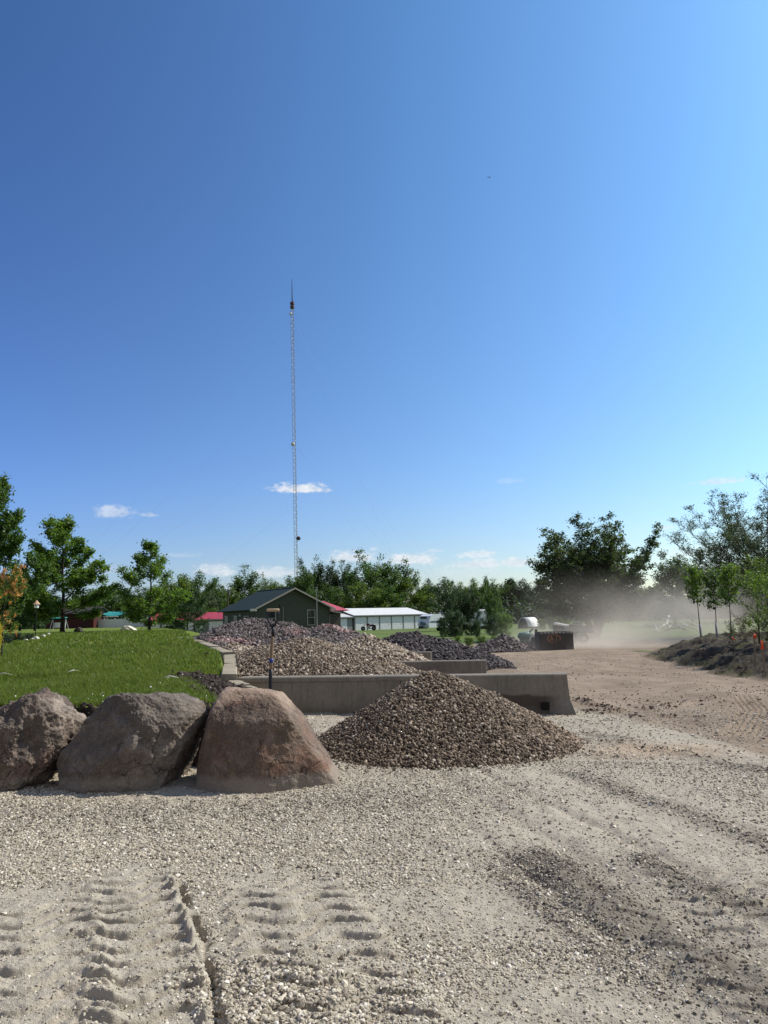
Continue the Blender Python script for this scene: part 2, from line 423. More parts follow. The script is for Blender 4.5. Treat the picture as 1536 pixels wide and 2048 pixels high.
for pts in BERM: dark = np.maximum(dark, .8 * np.exp(-(seg_dist(X, Y, pts)[0] / .16) ** 2) * sstep(-.1, .4, vnoise(X * 4.2, Y * 4.2, seed=13)))
grassy = sstep(44, 50, Y + 1.5 * fbm(X * .3, Y * .3, octv=3, seed=52) + .0 * X)
tan = np.exp(-(((X - 3.1) / 1.0) ** 2 + ((Y - 9.3) / .5) ** 2))

def yard_density(x, y):
    """how thickly loose stones lie, 0..1"""
    px = x / np.maximum(y, .1)
    d = .50 + .40 * fbm(x * .55 + 3, y * .55, octv=3, seed=61)
    d = d + .55 * np.exp(-((y - 6.9 - .1 * (x + 1.5)) / .55) ** 2) * (1 - sstep(.0, 1.0, x))
    d = d + .45 * np.exp(-((y - 5.5 + .35 * x) / .55) ** 2)
    d = d + .9 * np.exp(-(((x + .55) / .5) ** 2 + ((y - 3.55) / .28) ** 2))
    d = d + .3 * np.exp(-(((x - .6) / .7) ** 2 + ((y - 3.9) / .16) ** 2)) - .25 * np.exp(-(((x - .7) / .7) ** 2 + ((y - 4.5) / .3) ** 2)) - .3 * np.exp(-(((x - .9) / .8) ** 2 + ((y - 3.4) / .25) ** 2))
    for pts in (LUG_A, LUG_C): d = d - .6 * (1 - sstep(.12, .42, seg_dist(x, y, pts)[0] + .12 * vnoise(x * 3, y * 3, seed=63)))
    d = d - .35 * (1 - sstep(.15, .5, seg_dist(x, y, LUG_B)[0] + .15 * vnoise(x * 3, y * 3, seed=64)))
    d = d - .34 * sstep(.0, .5, x) * (1 - sstep(5.0, 6.2, y))
    for pts, wd, am in BANDS: d = d + .8 * am * np.exp(-(seg_dist(x, y, pts)[0] / (wd * 1.2)) ** 2)
    trk = np.zeros_like(x)
    for pts, wd in ((LUG_A, .27), (LUG_B, .37), (LUG_C, .30), (LUGS_R[0], .36), (LUGS_R[1], .36)): trk = np.maximum(trk, (1 - sstep(wd * .75, wd * 1.25, seg_dist(x, y, pts)[0])) * sstep(0, .3, 5.2 - y))
    return np.clip(d, .16, 1) * (1 - .72 * trk * (1 - np.exp(-(((x + .55) / .5) ** 2 + ((y - 3.55) / .28) ** 2))))
sden = yard_density(X, Y)

t = material('yard_ground'); v = t.coord()
n1 = t.noise(v, .7, 5, .6); n2 = t.noise(v, 6.0, 5, .65); n3 = t.noise(v, 60.0, 4, .7)
vc = t.voro(v, 55.0, out='Color'); vd = t.voro(v, 55.0)
vc2 = t.voro(v, 24.0, out='Color'); vd2 = t.voro(v, 24.0)
sv = t.new('ShaderNodeSeparateXYZ'); t.l.new(vc, sv.inputs[0])
sv2 = t.new('ShaderNodeSeparateXYZ'); t.l.new(vc2, sv2.inputs[0])
fines = t.ramp(n2, (.2, (.290, .252, .196)), (.5, (.378, .332, .264)), (.8, (.455, .402, .322)))
peb = t.ramp(sv.outputs[0], (0, (.13, .108, .080)), (.4, (.31, .264, .200)), (.75, (.44, .385, .30)), (1, (.60, .54, .45)))
pf = t.math('MULTIPLY', t.maprange(vd, .30, .55, 1, 0), t.maprange(t.math('ADD', t.attr('sden'), t.math('MULTIPLY', t.math('SUBTRACT', n2, .5), .8)), .15, .7))
limec = t.mix(pf, fines, peb)
limec = t.mix(t.math('MULTIPLY', t.maprange(n1, .45, .75), .4), limec, (.39, .34, .265))
limec = t.mix(t.math('MULTIPLY', t.attr('dark'), .85), limec, (.165, .143, .112))
limec = t.mix(t.math('MULTIPLY', t.attr('tan'), .6), limec, (.42, .29, .19))
dn = t.noise(v, 1.6, 6, .7); dstr = t.noise(t.scalev(v, (1.0, .35, 1.0)), 1.4, 5, .65)
dirt = t.ramp(t.math('ADD', t.math('MULTIPLY', dn, .5), t.math('MULTIPLY', dstr, .5)), (.3, (.155, .112, .078)), (.5, (.250, .190, .138)), (.72, (.335, .265, .198)))
dirt = t.mix(t.math('MULTIPLY', t.maprange(vd2, .12, .26, 1, 0), t.maprange(sv2.outputs[1], .62, .7)), dirt, t.ramp(sv2.outputs[0], (0, (.07, .055, .045)), (.7, (.20, .155, .125)), (1, (.42, .37, .32))))
soilc = t.ramp(t.noise(v, 3.0, 6, .7), (.3, (.024, .019, .0145)), (.6, (.055, .043, .032)), (.8, (.105, .083, .060)))
soilc = t.mix(t.math('MULTIPLY', t.maprange(vd2, .1, .2, 1, 0), t.maprange(sv2.outputs[1], .9, .93)), soilc, (.34, .30, .26))
soilc = t.mix(t.maprange(t.noise(v, .9, 4, .6), .46, .60), soilc, t.ramp(n2, (.3, (.045, .045, .02)), (.7, (.10, .095, .045))))
gr = t.ramp(n2, (.3, (.050, .085, .018)), (.7, (.095, .140, .038)))
cc = t.mix(t.attr('brown'), limec, dirt)
cc = t.mix(t.attr('soil'), cc, soilc)
cc = t.mix(t.attr('grassy'), cc, gr)
hgt = t.math('ADD', t.math('MULTIPLY', t.maprange(vd, 0, .6, 1, 0), t.math('MULTIPLY', pf, .010)), t.math('ADD', t.math('MULTIPLY', t.noise(v, 150, 3, .7), .0055), t.math('ADD', t.math('MULTIPLY', n3, .010), t.math('MULTIPLY', n2, .02))))
bp = t.new('ShaderNodeBump'); bp.inputs['Strength'].default_value = 1.0; bp.inputs['Distance'].default_value = 1.0
t.l.new(hgt, bp.inputs['Height'])
M_yard = finish(t, cc, .93, bp.outputs[0], spec=.15)
me = np_mesh('yard', np.stack([X, Y, Z], -1).reshape(-1, 3), grid_mesh_faces(*X.shape)[:, ::-1], smooth=True, mats=[M_yard],
             attrs={'brown': brown.ravel(), 'soil': soil.ravel(), 'dark': dark.ravel(), 'grassy': grassy.ravel(), 'sden': sden.ravel(), 'tan': tan.ravel()})
tag(link('gravel_yard', me), 'pale crushed stone yard running into a brown dirt road', 'yard', kind='structure')

# ---- far ground: mown fields reaching the horizon
t = material('field_grass'); v = t.coord()
g1 = t.noise(v, .05, 4, .6); g2 = t.noise(v, .9, 5, .7)
cc = t.ramp(t.math('ADD', t.math('MULTIPLY', g1, .6), t.math('MULTIPLY', g2, .4)), (.3, (.060, .088, .020)), (.5, (.098, .135, .036)), (.7, (.140, .168, .052)))
M_field = finish(t, cc, .9, t.bump(g2, .5, .1), spec=.1)
rf = np.concatenate([[0.0], np.geomspace(20, 5000, 46)]); af = np.linspace(0, 2 * np.pi, 97)
RG, AG = np.meshgrid(rf, af, indexing='ij')
gz = np.where(RG < 30, -.35, -.03) - .0 * RG
me = np_mesh('ground', np.stack([RG * np.sin(AG), RG * np.cos(AG), gz], -1).reshape(-1, 3), grid_mesh_faces(*RG.shape)[:, ::-1], smooth=True, mats=[M_field])
tag(link('ground', me), 'mown grass fields behind the yard', 'ground', kind='structure')

# ---- raised lawn on the left, held by boulders and concrete blocks
XB_Y = [8.6, 9.2, 11.5, 13.2, 18, 24, 29, 40, 60, 107, 140, 170]
XB_X = [-1.25, -1.35, -2.05, -2.75, -3.85, -5.9, -7.3, -10.4, -16.8, -33.5, -42, -50]
def xb(y): return np.interp(y, XB_Y, XB_X)
def zlawn(x, y, detail=True):
    x = np.asarray(x, float); y = np.asarray(y, float)
    z = np.interp(y, [8, 9, 14, 20, 26, 40, 60, 140], [.66, .70, .78, .93, 1.06, 1.2, 1.24, 1.25])
    e = xb(y) - x
    z = z - .16 * np.exp(-np.clip(e, 0, 9) / .5) * (1 - sstep(13, 15, y))
    if detail: z = z + .03 * fbm(x * .5, y * .5, octv=3, seed=71) + .012 * fbm(x * 3, y * 3, octv=2, seed=72) * (1 - sstep(20, 30, y))
    drop = np.where(y < 30, sstep(0, .12, -e), sstep(0, 4.0, -e))
    z = z * (1 - drop) - .3 * drop
    fr = sstep(8.94, 9.14, y + .09 * fbm(x * 2.2, y * 0, octv=3, seed=75))
    return z * fr - .1 * (1 - fr)
ry = np.concatenate([[8.6, 8.9], np.geomspace(8.96, 9.3, 24), np.geomspace(9.3, 45, 240)[1:], np.geomspace(45, 172, 40)[1:]])
cu = np.concatenate([np.linspace(0, 1, 170), ])
YG, U = np.meshgrid(ry, cu, indexing='ij')
e_right = np.where(YG < 30, .2, 4.5)
XR = xb(YG) + e_right; XL = np.minimum(-.62 * YG - 3.5, XR - 5)
XG = XR + (XL - XR) * (U ** 1.5)
ZG = zlawn(XG, YG)
E = xb(YG) - XG
bare = np.exp(-(np.clip(E, 0, 9) / (.85 + .35 * vnoise(XG * 1.3, YG * 1.3, seed=77))) ** 4) * (1 - sstep(13.2, 14.6, YG))
bare = np.maximum(bare, 1 - sstep(9.1, 9.25, YG + .1 * vnoise(XG * 2.3, YG * 2.3, seed=78)))
bare = np.clip(bare, 0, 1)
t = material('lawn_soil_and_turf'); v = t.coord()
g1 = t.noise(v, .25, 4, .6); g2 = t.noise(v, 5, 6, .75); g3 = t.noise(t.scalev(v, (1, .5, 1)), 40, 3, .7)
turf = t.ramp(t.math('ADD', t.math('MULTIPLY', g2, .55), t.math('MULTIPLY', g1, .45)), (.3, (.060, .086, .012)), (.5, (.112, .152, .020)), (.7, (.170, .208, .040)))
turf = t.mix(t.math('MULTIPLY', t.maprange(g3, .4, .7), .45), turf, (.115, .160, .035))
sl = t.ramp(g2, (.3, (.016, .012, .010)), (.55, (.040, .030, .024)), (.8, (.085, .065, .050)))
cc = t.mix(t.maprange(t.math('ADD', t.attr('bare'), t.math('MULTIPLY', t.math('SUBTRACT', g2, .5), .7)), .35, .6), turf, sl)
M_lawn = finish(t, cc, .92, t.bump(t.math('ADD', g2, t.math('MULTIPLY', g3, .4)), .8, .05), spec=.12)
me = np_mesh('lawn', np.stack([XG, YG, ZG], -1).reshape(-1, 3), grid_mesh_faces(*XG.shape), smooth=True, mats=[M_lawn], attrs={'bare': bare.ravel()})
tag(link('lawn', me), 'raised green lawn held back by boulders', 'lawn', kind='structure')
def zat(x, y):
    """ground height under a thing"""
    if y > 8.95 and x < float(xb(y)) + (0 if y < 30 else 2): return float(zlawn(np.array([x]), np.array([y]), False)[0])
    return float(zyard(np.array([x]), np.array([y]), False)[0]) if y < 55 else -.03

# ---- grass blades
rng = np.random.default_rng(5)
def blades(n, y0, y1, hmul, wmul, pw):
    y = y0 + (y1 - y0) * rng.uniform(0, 1, n) ** pw
    x = xb(y) - rng.uniform(0, 1, n) * (xb(y) + .56 * y + 1.0)
    e = xb(y) - x
    b = np.exp(-(e / (.88 + .35 * vnoise(x * 1.3, y * 1.3, seed=77))) ** 4) * (1 - sstep(13.2, 14.6, y))
    keep = (rng.uniform(0, 1, n) > b * 1.35) & (y > 9.13 + .12 * vnoise(x * 2.3, y * 2.3, seed=78)) & (e > .03)
    keep &= rng.uniform(0, 1, n) < .45 + .8 * (.5 + .5 * fbm(x * 1.1, y * 1.1, octv=2, seed=79))
    x, y = x[keep], y[keep]; m = len(x); z = zlawn(x, y) - .01
    patch = .75 + .5 * (.5 + .5 * vnoise(x * .9, y * .9, seed=80))
    h = hmul * patch * rng.uniform(.55, 1.35, m); wd = wmul * rng.uniform(.7, 1.4, m)
    a = rng.uniform(0, 2 * np.pi, m); ln = h * rng.uniform(.15, .9, m); la = rng.uniform(0, 2 * np.pi, m)
    sx, sy = np.cos(a) * wd / 2, np.sin(a) * wd / 2
    p = np.stack([x, y, z], -1)
    top = np.stack([np.cos(la) * ln, np.sin(la) * ln, h], -1)
    mid = top * np.array([.35, .35, .58])
    s = np.stack([sx, sy, 0 * sx], -1)
    V = np.stack([p - s, p + s, p + mid + s * .75, p + mid - s * .75, p + top], 1).reshape(-1, 3)
    k = np.arange(m)[:, None] * 5
    T = np.concatenate([k + np.array([[0, 1, 2]]), k + np.array([[0, 2, 3]]), k + np.array([[3, 2, 4]])])
    return V, T
Vs, Fs, off = [], [], 0
for n, a, b, h, wd, pw in ((150000, 9.05, 14.5, .065, .0075, 1.3), (70000, 13, 24, .09, .014, 1.2), (30000, 22, 45, .10, .035, 1.1)):
    V, F = blades(n, a, b, h, wd, pw); Vs.append(V); Fs.append(F + off); off += len(V)
t = material('grass_blades')
ri = t.new('ShaderNodeNewGeometry').outputs['Random Per Island']
gc = t.ramp(ri, (0, (.055, .094, .010)), (.45, (.118, .182, .016)), (.86, (.19, .252, .032)), (.95, (.27, .26, .09)), (1, (.36, .31, .15)))
gc = t.mix(t.math('MULTIPLY', t.maprange(t.noise(t.coord(), .45, 3, .6), .4, .65), .5), gc, (.150, .200, .026))
gc = t.mix(t.math('MULTIPLY', t.maprange(t.noise(t.coord(), 1.1, 4, .65), .54, .68), .35), gc, (.05, .092, .016))
gc = t.mix(t.math('MULTIPLY', t.maprange(t.noise(t.coord(), 2.3, 4, .7), .62, .72), .5), gc, (.22, .20, .085))
df = t.new('ShaderNodeBsdfPrincipled'); t.put(df.inputs['Base Color'], gc); df.inputs['Roughness'].default_value = .55; df.inputs['Specular IOR Level'].default_value = .25
tr = t.new('ShaderNodeBsdfTranslucent'); t.put(tr.inputs['Color'], gc)
mx = t.new('ShaderNodeMixShader'); mx.inputs[0].default_value = .45
t.l.new(df.outputs[0], mx.inputs[1]); t.l.new(tr.outputs[0], mx.inputs[2]); t.l.new(mx.outputs[0], t.out.inputs[0])
M_blade = t.m
tag(link('grass', np_mesh('grass', np.concatenate(Vs), np.concatenate(Fs), mats=[M_blade])), 'short green grass blades covering the raised lawn', 'grass', kind='stuff')
# white clover heads and little dandelion clocks dotted over the lawn
n = 110; y = 9.2 + 26 * rng.uniform(0, 1, n) ** 2.2; x = xb(y) - .6 - rng.uniform(0, 1, n) * (.42 * y)
k = fbm(x * .6, y * .6, octv=2, seed=90) > -.1; x, y = x[k], y[k]
z = zlawn(x, y) + rng.uniform(.04, .075, len(x))
V, F = stones(rng, np.stack([x, y, z], -1), rng.uniform(.005, .012, len(x)) * np.clip(y / 12, 1, 2), .8)
tag(link('clover_flowers', np_mesh('clover', V, F, True, mats=[simple('clover_white', (.72, .72, .66), .8)])), 'tiny white clover heads dotted over the lawn', 'flowers', kind='stuff')

# ---- loose crushed stone on the yard
def scatter(n, r0, r1, a0, pw):
    r = r0 + (r1 - r0) * rng.uniform(0, 1, n) ** pw; a = np.radians(rng.uniform(-a0, a0, n))
    return r * np.sin(a), r * np.cos(a)
pos, siz = [], []
for n, r0, r1, pw, sm in ((60000, 2.9, 6.0, .85, .0038), (70000, 2.9, 5.2, .85, .0062), (120000, 4.8, 9.0, .8, .0074), (36000, 8.5, 15.0, .8, .011)):
    x, y = scatter(n, r0, r1, 36, pw)
    dn_ = yard_density(x, y); br = sstep(-.5, .5, y - np.interp(x, [3.2, 5.2, 8.0], [13.4, 12.8, 11.0]))
    k = rng.uniform(0, 1, n) < (np.maximum(dn_, .55) if sm < .005 else dn_) ** 1.25 * (1 - .93 * br); x, y = x[k], y[k]
    k = ~((x < xb(y) + .1) & (y > 8.9)); x, y = x[k], y[k]
    s = sm * np.exp(np.clip(rng.normal(0, .38, len(x)), -1, .75))
    s *= 1 + .5 * np.exp(-(((x + .55) / .6) ** 2 + ((y - 3.55) / .3) ** 2))
    pos.append(np.stack([x, y, zyard(x, y) + s * .13], -1)); siz.append(s)
pos_a = np.concatenate(pos); dmp = np.zeros(len(pos_a))
for pts, wd, am in BANDS: dmp = np.maximum(dmp, am * np.exp(-(seg_dist(pos_a[:, 0], pos_a[:, 1], pts)[0] / (wd * 1.4)) ** 2))
dmp = np.maximum(dmp, .55 * np.exp(-((pos_a[:, 1] - 7.0 - .1 * (pos_a[:, 0] + 1.5)) / .5) ** 2) * (1 - sstep(.0, 1.0, pos_a[:, 0])))
damp = rng.uniform(0, 1, len(pos_a)) < dmp * .9
V, F = stones(rng, pos_a, np.concatenate(siz), .62, .16, .7)
t = material('crushed_limestone')
ri = t.new('ShaderNodeNewGeometry').outputs['Random Per Island']
c_ = t.ramp(ri, (0, (.11, .090, .068)), (.12, (.22, .187, .143)), (.45, (.390, .335, .252)), (.75, (.50, .434, .334)), (.93, (.60, .540, .45)), (1, (.72, .665, .58)))
M_lime = finish(t, c_, .85, t.bump(t.noise(t.coord(), 120, 3, .6), .3, .004), spec=.2)
t = material('damp_grit'); ri = t.new('ShaderNodeNewGeometry').outputs['Random Per Island']
M_damp = finish(t, t.ramp(ri, (0, (.055, .045, .036)), (.4, (.135, .113, .088)), (.8, (.225, .192, .153)), (1, (.42, .37, .30))), .85, spec=.2)
tag(link('gravel', np_mesh('gravel', V, F, False, mats=[M_lime, M_damp], mat_idx=np.repeat(damp.astype(int), 20))), 'loose pale crushed stone lying over the yard', 'gravel', kind='stuff')
# clods and dark lumps on the dirt road and soil
x = np.concatenate([rng.uniform(2.5, 14, 3200), rng.uniform(3, 11, 900)]); y = np.concatenate([rng.uniform(12.5, 32, 3200), rng.uniform(12, 17, 900)])
k = (x > 3.4 + (13.4 - y) * .0) & ((y > np.interp(x, [3.2, 5.2, 8.0], [13.6, 12.6, 11.2])))
x, y = x[k], y[k]
s = .0085 * np.exp(np.clip(rng.normal(0, .5, len(x)), -1.2, 1.1)) * (1 + 1.2 * mound(x, y)[1])
extra = []
for pts in BERM:
    for _ in range(260):
        q = rng.uniform(0, len(pts) - 1.001); i = int(q); f = q - i
        extra.append((pts[i][0] * (1 - f) + pts[i + 1][0] * f + rng.normal(0, .10), pts[i][1] * (1 - f) + pts[i + 1][1] * f + rng.normal(0, .12)))
extra = np.array(extra); ke = vnoise(extra[:, 0] * 4.2, extra[:, 1] * 4.2, seed=13) > -.15; extra = extra[ke]
x = np.r_[x, extra[:, 0]]; y = np.r_[y, extra[:, 1]]; s = np.r_[s, .014 * np.exp(np.clip(rng.normal(0, .45, len(extra)), -1, .9))]
V, F = stones(rng, np.stack([x, y, zyard(x, y) + s * .25], -1), s, .7, .2)
t = material('dirt_clod'); ri = t.new('ShaderNodeNewGeometry').outputs['Random Per Island']
M_clod = finish(t, t.ramp(ri, (0, (.05, .038, .03)), (.6, (.12, .092, .072)), (.9, (.20, .16, .13)), (1, (.45, .41, .36))), .95, spec=.1)
tag(link('dirt_clods', np_mesh('clods', V, F, False, mats=[M_clod])), 'dark clods and stones strewn on the dirt road', 'clods', kind='stuff')
# =================================================================== BOULDERS
def boulder_mesh(name, planes, p, seed, res, mat, nz=(.05, .018, .006), ridge=.0, centre=(0, 0, .42), dents=(), chips=0, chip=(.90, .985)):
    """a rock bounded by soft planes (normal, distance from the centre), then weathered with noise"""
    n = res; u = np.linspace(-1, 1, n)
    a, b = np.meshgrid(u, u, indexing='ij'); a = np.tan(a * np.pi / 4); b = np.tan(b * np.pi / 4); o = np.ones_like(a)
    faces = [(a, b, o), (b, a, -o), (o, a, b), (-o, b, a), (b, o, a), (a, -o, b)]
    Vs, Fs, off = [], [], 0
    for q in faces:
        V = np.stack(q, -1).reshape(-1, 3); V /= np.linalg.norm(V, axis=1)[:, None]
        Vs.append(V); Fs.append(grid_mesh_faces(n, n) + off); off += n * n
    D = np.concatenate(Vs); F = np.concatenate(Fs)
    s = np.zeros(len(D))
    for nx, ny, nzz, d in planes:
        N = np.array([nx, ny, nzz], float); N /= np.linalg.norm(N)
        s += np.clip(D @ N, 0, None) ** p / d ** p
    r = np.clip(s, 1e-9, None) ** (-1 / p)
    V = D * r[:, None]
    rc = np.random.default_rng(seed)
    for _ in range(chips):
        N = rc.normal(0, 1, 3) * np.array([1, 1.2, .9]); N /= np.linalg.norm(N); q = V @ N; dd = q.max() * rc.uniform(*chip)
        V = np.where((q > dd)[:, None], V * (dd / np.maximum(q, 1e-6))[:, None], V)
    for (cx, cy, cz, rad, dep) in dents:
        q = np.linalg.norm(V - np.array([cx, cy, cz]), axis=1) / rad
        V = V - D * (dep * np.exp(-q ** 2))[:, None]
    disp = nz[0] * fbm(V[:, 0] * 2.3, V[:, 1] * 2.3, V[:, 2] * 2.3, 3, seed) + nz[1] * fbm(V[:, 0] * 8, V[:, 1] * 8, V[:, 2] * 8, 4, seed + 5) + nz[2] * fbm(V[:, 0] * 34, V[:, 1] * 34, V[:, 2] * 34, 3, seed + 9)
    if ridge: disp = disp + ridge * (fbm(V[:, 0] * 4.5, V[:, 1] * 4.5, V[:, 2] * 3.0, 4, seed + 21, ridge=True) - .4)
    V = V + D * disp[:, None] + np.array(centre)
    # weld the cube-face borders
    key = np.round(V * 20000).astype(np.int64)
    _, first, inv = np.unique(key, axis=0, return_index=True, return_inverse=True)
    me = np_mesh(name, V[first], inv.ravel()[F], True, mats=[mat])
    return me
def rock_mat(name, dark, mid, light, scratch=.3, red=None, speck=.5, pale=None):
    t = material(name); v = t.coord()
    n1 = t.noise(v, 1.6, 6, .65); n2 = t.noise(v, 9, 6, .7); n3 = t.noise(v, 60, 4, .7); vo = t.voro(v, 70.0)
    c = t.ramp(t.math('ADD', t.math('MULTIPLY', n1, .5), t.math('MULTIPLY', n2, .5)), (.32, dark), (.5, mid), (.68, light))
    if red: c = t.mix(t.math('MULTIPLY', t.maprange(t.noise(v, 2.2, 4, .6), .48, .66), .75), c, red)
    c = t.mix(t.math('MULTIPLY', t.maprange(n3, .60, .74), speck), c, tuple(min(1, x * 1.9 + .03) for x in light))
    c = t.mix(t.math('MULTIPLY', t.maprange(vo, .05, .16, 1, 0), .35), c, tuple(x * .5 for x in dark))
    if scratch:
        w1 = t.noise(t.scalev(v, (1.2, 1.2, .35)), 7.0, 5, .75, 1.8)
        ln = t.maprange(t.math('ABSOLUTE', t.math('SUBTRACT', w1, .5)), .0, .012, 1, 0)
        ln = t.math('MULTIPLY', ln, t.maprange(t.noise(v, 3.3, 3, .6), .50, .62))
        c = t.mix(t.math('MULTIPLY', ln, scratch), c, (.36, .32, .28))
        sc = t.math('MULTIPLY', t.maprange(t.noise(t.scalev(v, (1, 1, .5)), 13, 5, .75, .8), .62, .72), t.maprange(t.noise(v, 2.4, 3, .6), .45, .62))
        c = t.mix(t.math('MULTIPLY', sc, scratch * .8), c, (.30, .255, .21))
        c = t.mix(t.math('MULTIPLY', t.maprange(t.noise(v, 1.15, 4, .6, .6), .50, .62), .55), c, tuple(x * .8 for x in dark))
    ck = t.new('ShaderNodeTexVoronoi', feature='DISTANCE_TO_EDGE'); ck.inputs['Scale'].default_value = 2.6
    wv = t.new('ShaderNodeVectorMath', operation='ADD'); t.l.new(v, wv.inputs[0]); nn = t.new('ShaderNodeTexNoise'); t.l.new(v, nn.inputs['Vector']); nn.inputs['Scale'].default_value = 5.0; nn.inputs['Detail'].default_value = 4
    sc2 = t.vmath('SCALE', nn.outputs['Color'], .35); t.l.new(sc2, wv.inputs[1]); t.l.new(wv.outputs[0], ck.inputs['Vector'])
    crk = t.math('MULTIPLY', t.maprange(ck.outputs['Distance'], .0, .022, 1, 0), t.maprange(t.noise(v, 2.0, 2, .5), .45, .58))
    c = t.mix(t.math('MULTIPLY', crk, .75), c, tuple(x * .35 for x in dark))
    sz_ = t.new('ShaderNodeSeparateXYZ'); t.l.new(v, sz_.inputs[0])
    dz = t.math('SUBTRACT', t.maprange(sz_.outputs[2], .02, .26, .75, 0), t.math('MULTIPLY', t.noise(v, 6, 4, .65), .55))
    c = t.mix(t.maprange(dz, .0, .35, 0, .7), c, (.26, .225, .18))          # road dust caked on the foot
    if pale:      # sunlit cap or shoulder painted lighter in the colour itself: (direction, from, to, colour)
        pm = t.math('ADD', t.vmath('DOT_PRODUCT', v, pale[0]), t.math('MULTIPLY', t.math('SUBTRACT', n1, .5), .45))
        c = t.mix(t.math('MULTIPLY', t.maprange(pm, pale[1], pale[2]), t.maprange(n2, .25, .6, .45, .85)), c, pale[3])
    # pale mineral grain and lichen flecks
    c = t.mix(t.math('MULTIPLY', t.maprange(t.noise(v, 130, 2, .6), .58, .70), .5), c, tuple(min(1, x * 1.7 + .05) for x in light))
    h = t.math('ADD', t.math('MULTIPLY', n2, .6), t.math('SUBTRACT', t.math('MULTIPLY', n3, .40), t.math('MULTIPLY', crk, .5)))
    return finish(t, c, t.maprange(n2, .3, .7, .62, .85), t.bump(h, .75, .035), spec=.25)
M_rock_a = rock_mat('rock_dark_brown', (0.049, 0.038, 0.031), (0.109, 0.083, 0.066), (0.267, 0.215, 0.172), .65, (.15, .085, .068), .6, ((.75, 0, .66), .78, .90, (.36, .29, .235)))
M_rock_b = rock_mat('rock_grey_brown', (0.057, 0.045, 0.036), (0.116, 0.093, 0.076), (0.250, 0.207, 0.169), .55, None, .6)
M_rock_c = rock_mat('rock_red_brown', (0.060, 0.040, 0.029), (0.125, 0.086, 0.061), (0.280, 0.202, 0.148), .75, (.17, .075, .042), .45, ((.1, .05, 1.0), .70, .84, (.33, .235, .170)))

# third boulder (right): tall, smooth, reddish, with a long flank falling to the right
def place(me, name, label, x, y, z, rz=0, cat='boulder', group='boulders along the lawn edge'):
    o = link(name, me, loc=(x, y, z)); o.rotation_euler.z = rz; return tag(o, label, cat, group)
c3 = P(536, 1500, 8.15)
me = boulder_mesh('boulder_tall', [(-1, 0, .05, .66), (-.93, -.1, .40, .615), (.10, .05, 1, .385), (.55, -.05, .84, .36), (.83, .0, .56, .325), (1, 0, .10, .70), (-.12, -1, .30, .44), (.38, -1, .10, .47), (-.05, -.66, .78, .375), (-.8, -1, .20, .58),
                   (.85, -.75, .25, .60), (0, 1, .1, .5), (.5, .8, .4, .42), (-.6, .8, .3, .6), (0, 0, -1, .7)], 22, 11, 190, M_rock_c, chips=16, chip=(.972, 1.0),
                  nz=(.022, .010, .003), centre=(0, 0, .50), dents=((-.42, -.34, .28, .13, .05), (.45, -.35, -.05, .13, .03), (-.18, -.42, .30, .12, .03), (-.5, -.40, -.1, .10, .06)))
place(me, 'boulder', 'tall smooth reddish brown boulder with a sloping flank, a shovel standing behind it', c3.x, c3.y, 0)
# second boulder: broad grey-brown wedge that overhangs at its right
c2 = P(268, 1500, 8.2)
me = boulder_mesh('boulder_broad', [(-.79, -.05, .61, .44), (-.03, .1, 1, .405), (.26, -.05, .965, .49), (.8, -.1, .6, .74), (1, -.05, .06, .75), (.89, -.1, -.46, .59), (-1, -.1, .05, .74), (-.30, -1, .45, .42), (.62, -1, .16, .60), (.15, -1, -.25, .53), (-.75, -.9, -.05, .66),
                   (.35, -.75, .75, .50), (0, 1, .2, .55), (.6, .8, .1, .6), (-.7, .7, .3, .5), (0, 0, -1, .62)], 40, 23, 190, M_rock_b, chips=55, chip=(.925, .99),
                  nz=(.016, .014, .007), ridge=.012, centre=(0, 0, .46), dents=((.50, -.40, .02, .20, .05), (.22, -.5, .12, .14, .05), (.05, -.5, -.25, .18, .03)))
place(me, 'boulder', 'broad grey brown boulder with a rough pitted face, wedged between two others', c2.x, c2.y, 0)
# first boulder: craggy, cracked, cut by the edge of the view
c1 = P(38, 1490, 8.25)
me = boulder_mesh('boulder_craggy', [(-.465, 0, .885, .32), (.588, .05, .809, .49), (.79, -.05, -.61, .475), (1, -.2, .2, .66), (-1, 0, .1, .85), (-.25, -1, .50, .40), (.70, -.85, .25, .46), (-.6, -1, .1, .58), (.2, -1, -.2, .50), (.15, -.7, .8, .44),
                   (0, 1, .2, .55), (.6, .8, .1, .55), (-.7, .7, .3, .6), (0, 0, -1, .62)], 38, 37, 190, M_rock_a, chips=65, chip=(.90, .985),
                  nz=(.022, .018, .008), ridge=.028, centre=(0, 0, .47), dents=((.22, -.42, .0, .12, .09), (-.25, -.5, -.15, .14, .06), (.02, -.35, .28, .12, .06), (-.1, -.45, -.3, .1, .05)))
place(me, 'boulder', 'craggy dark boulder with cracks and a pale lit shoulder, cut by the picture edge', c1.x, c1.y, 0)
# small stones banked against the boulders' feet are part of the loose gravel

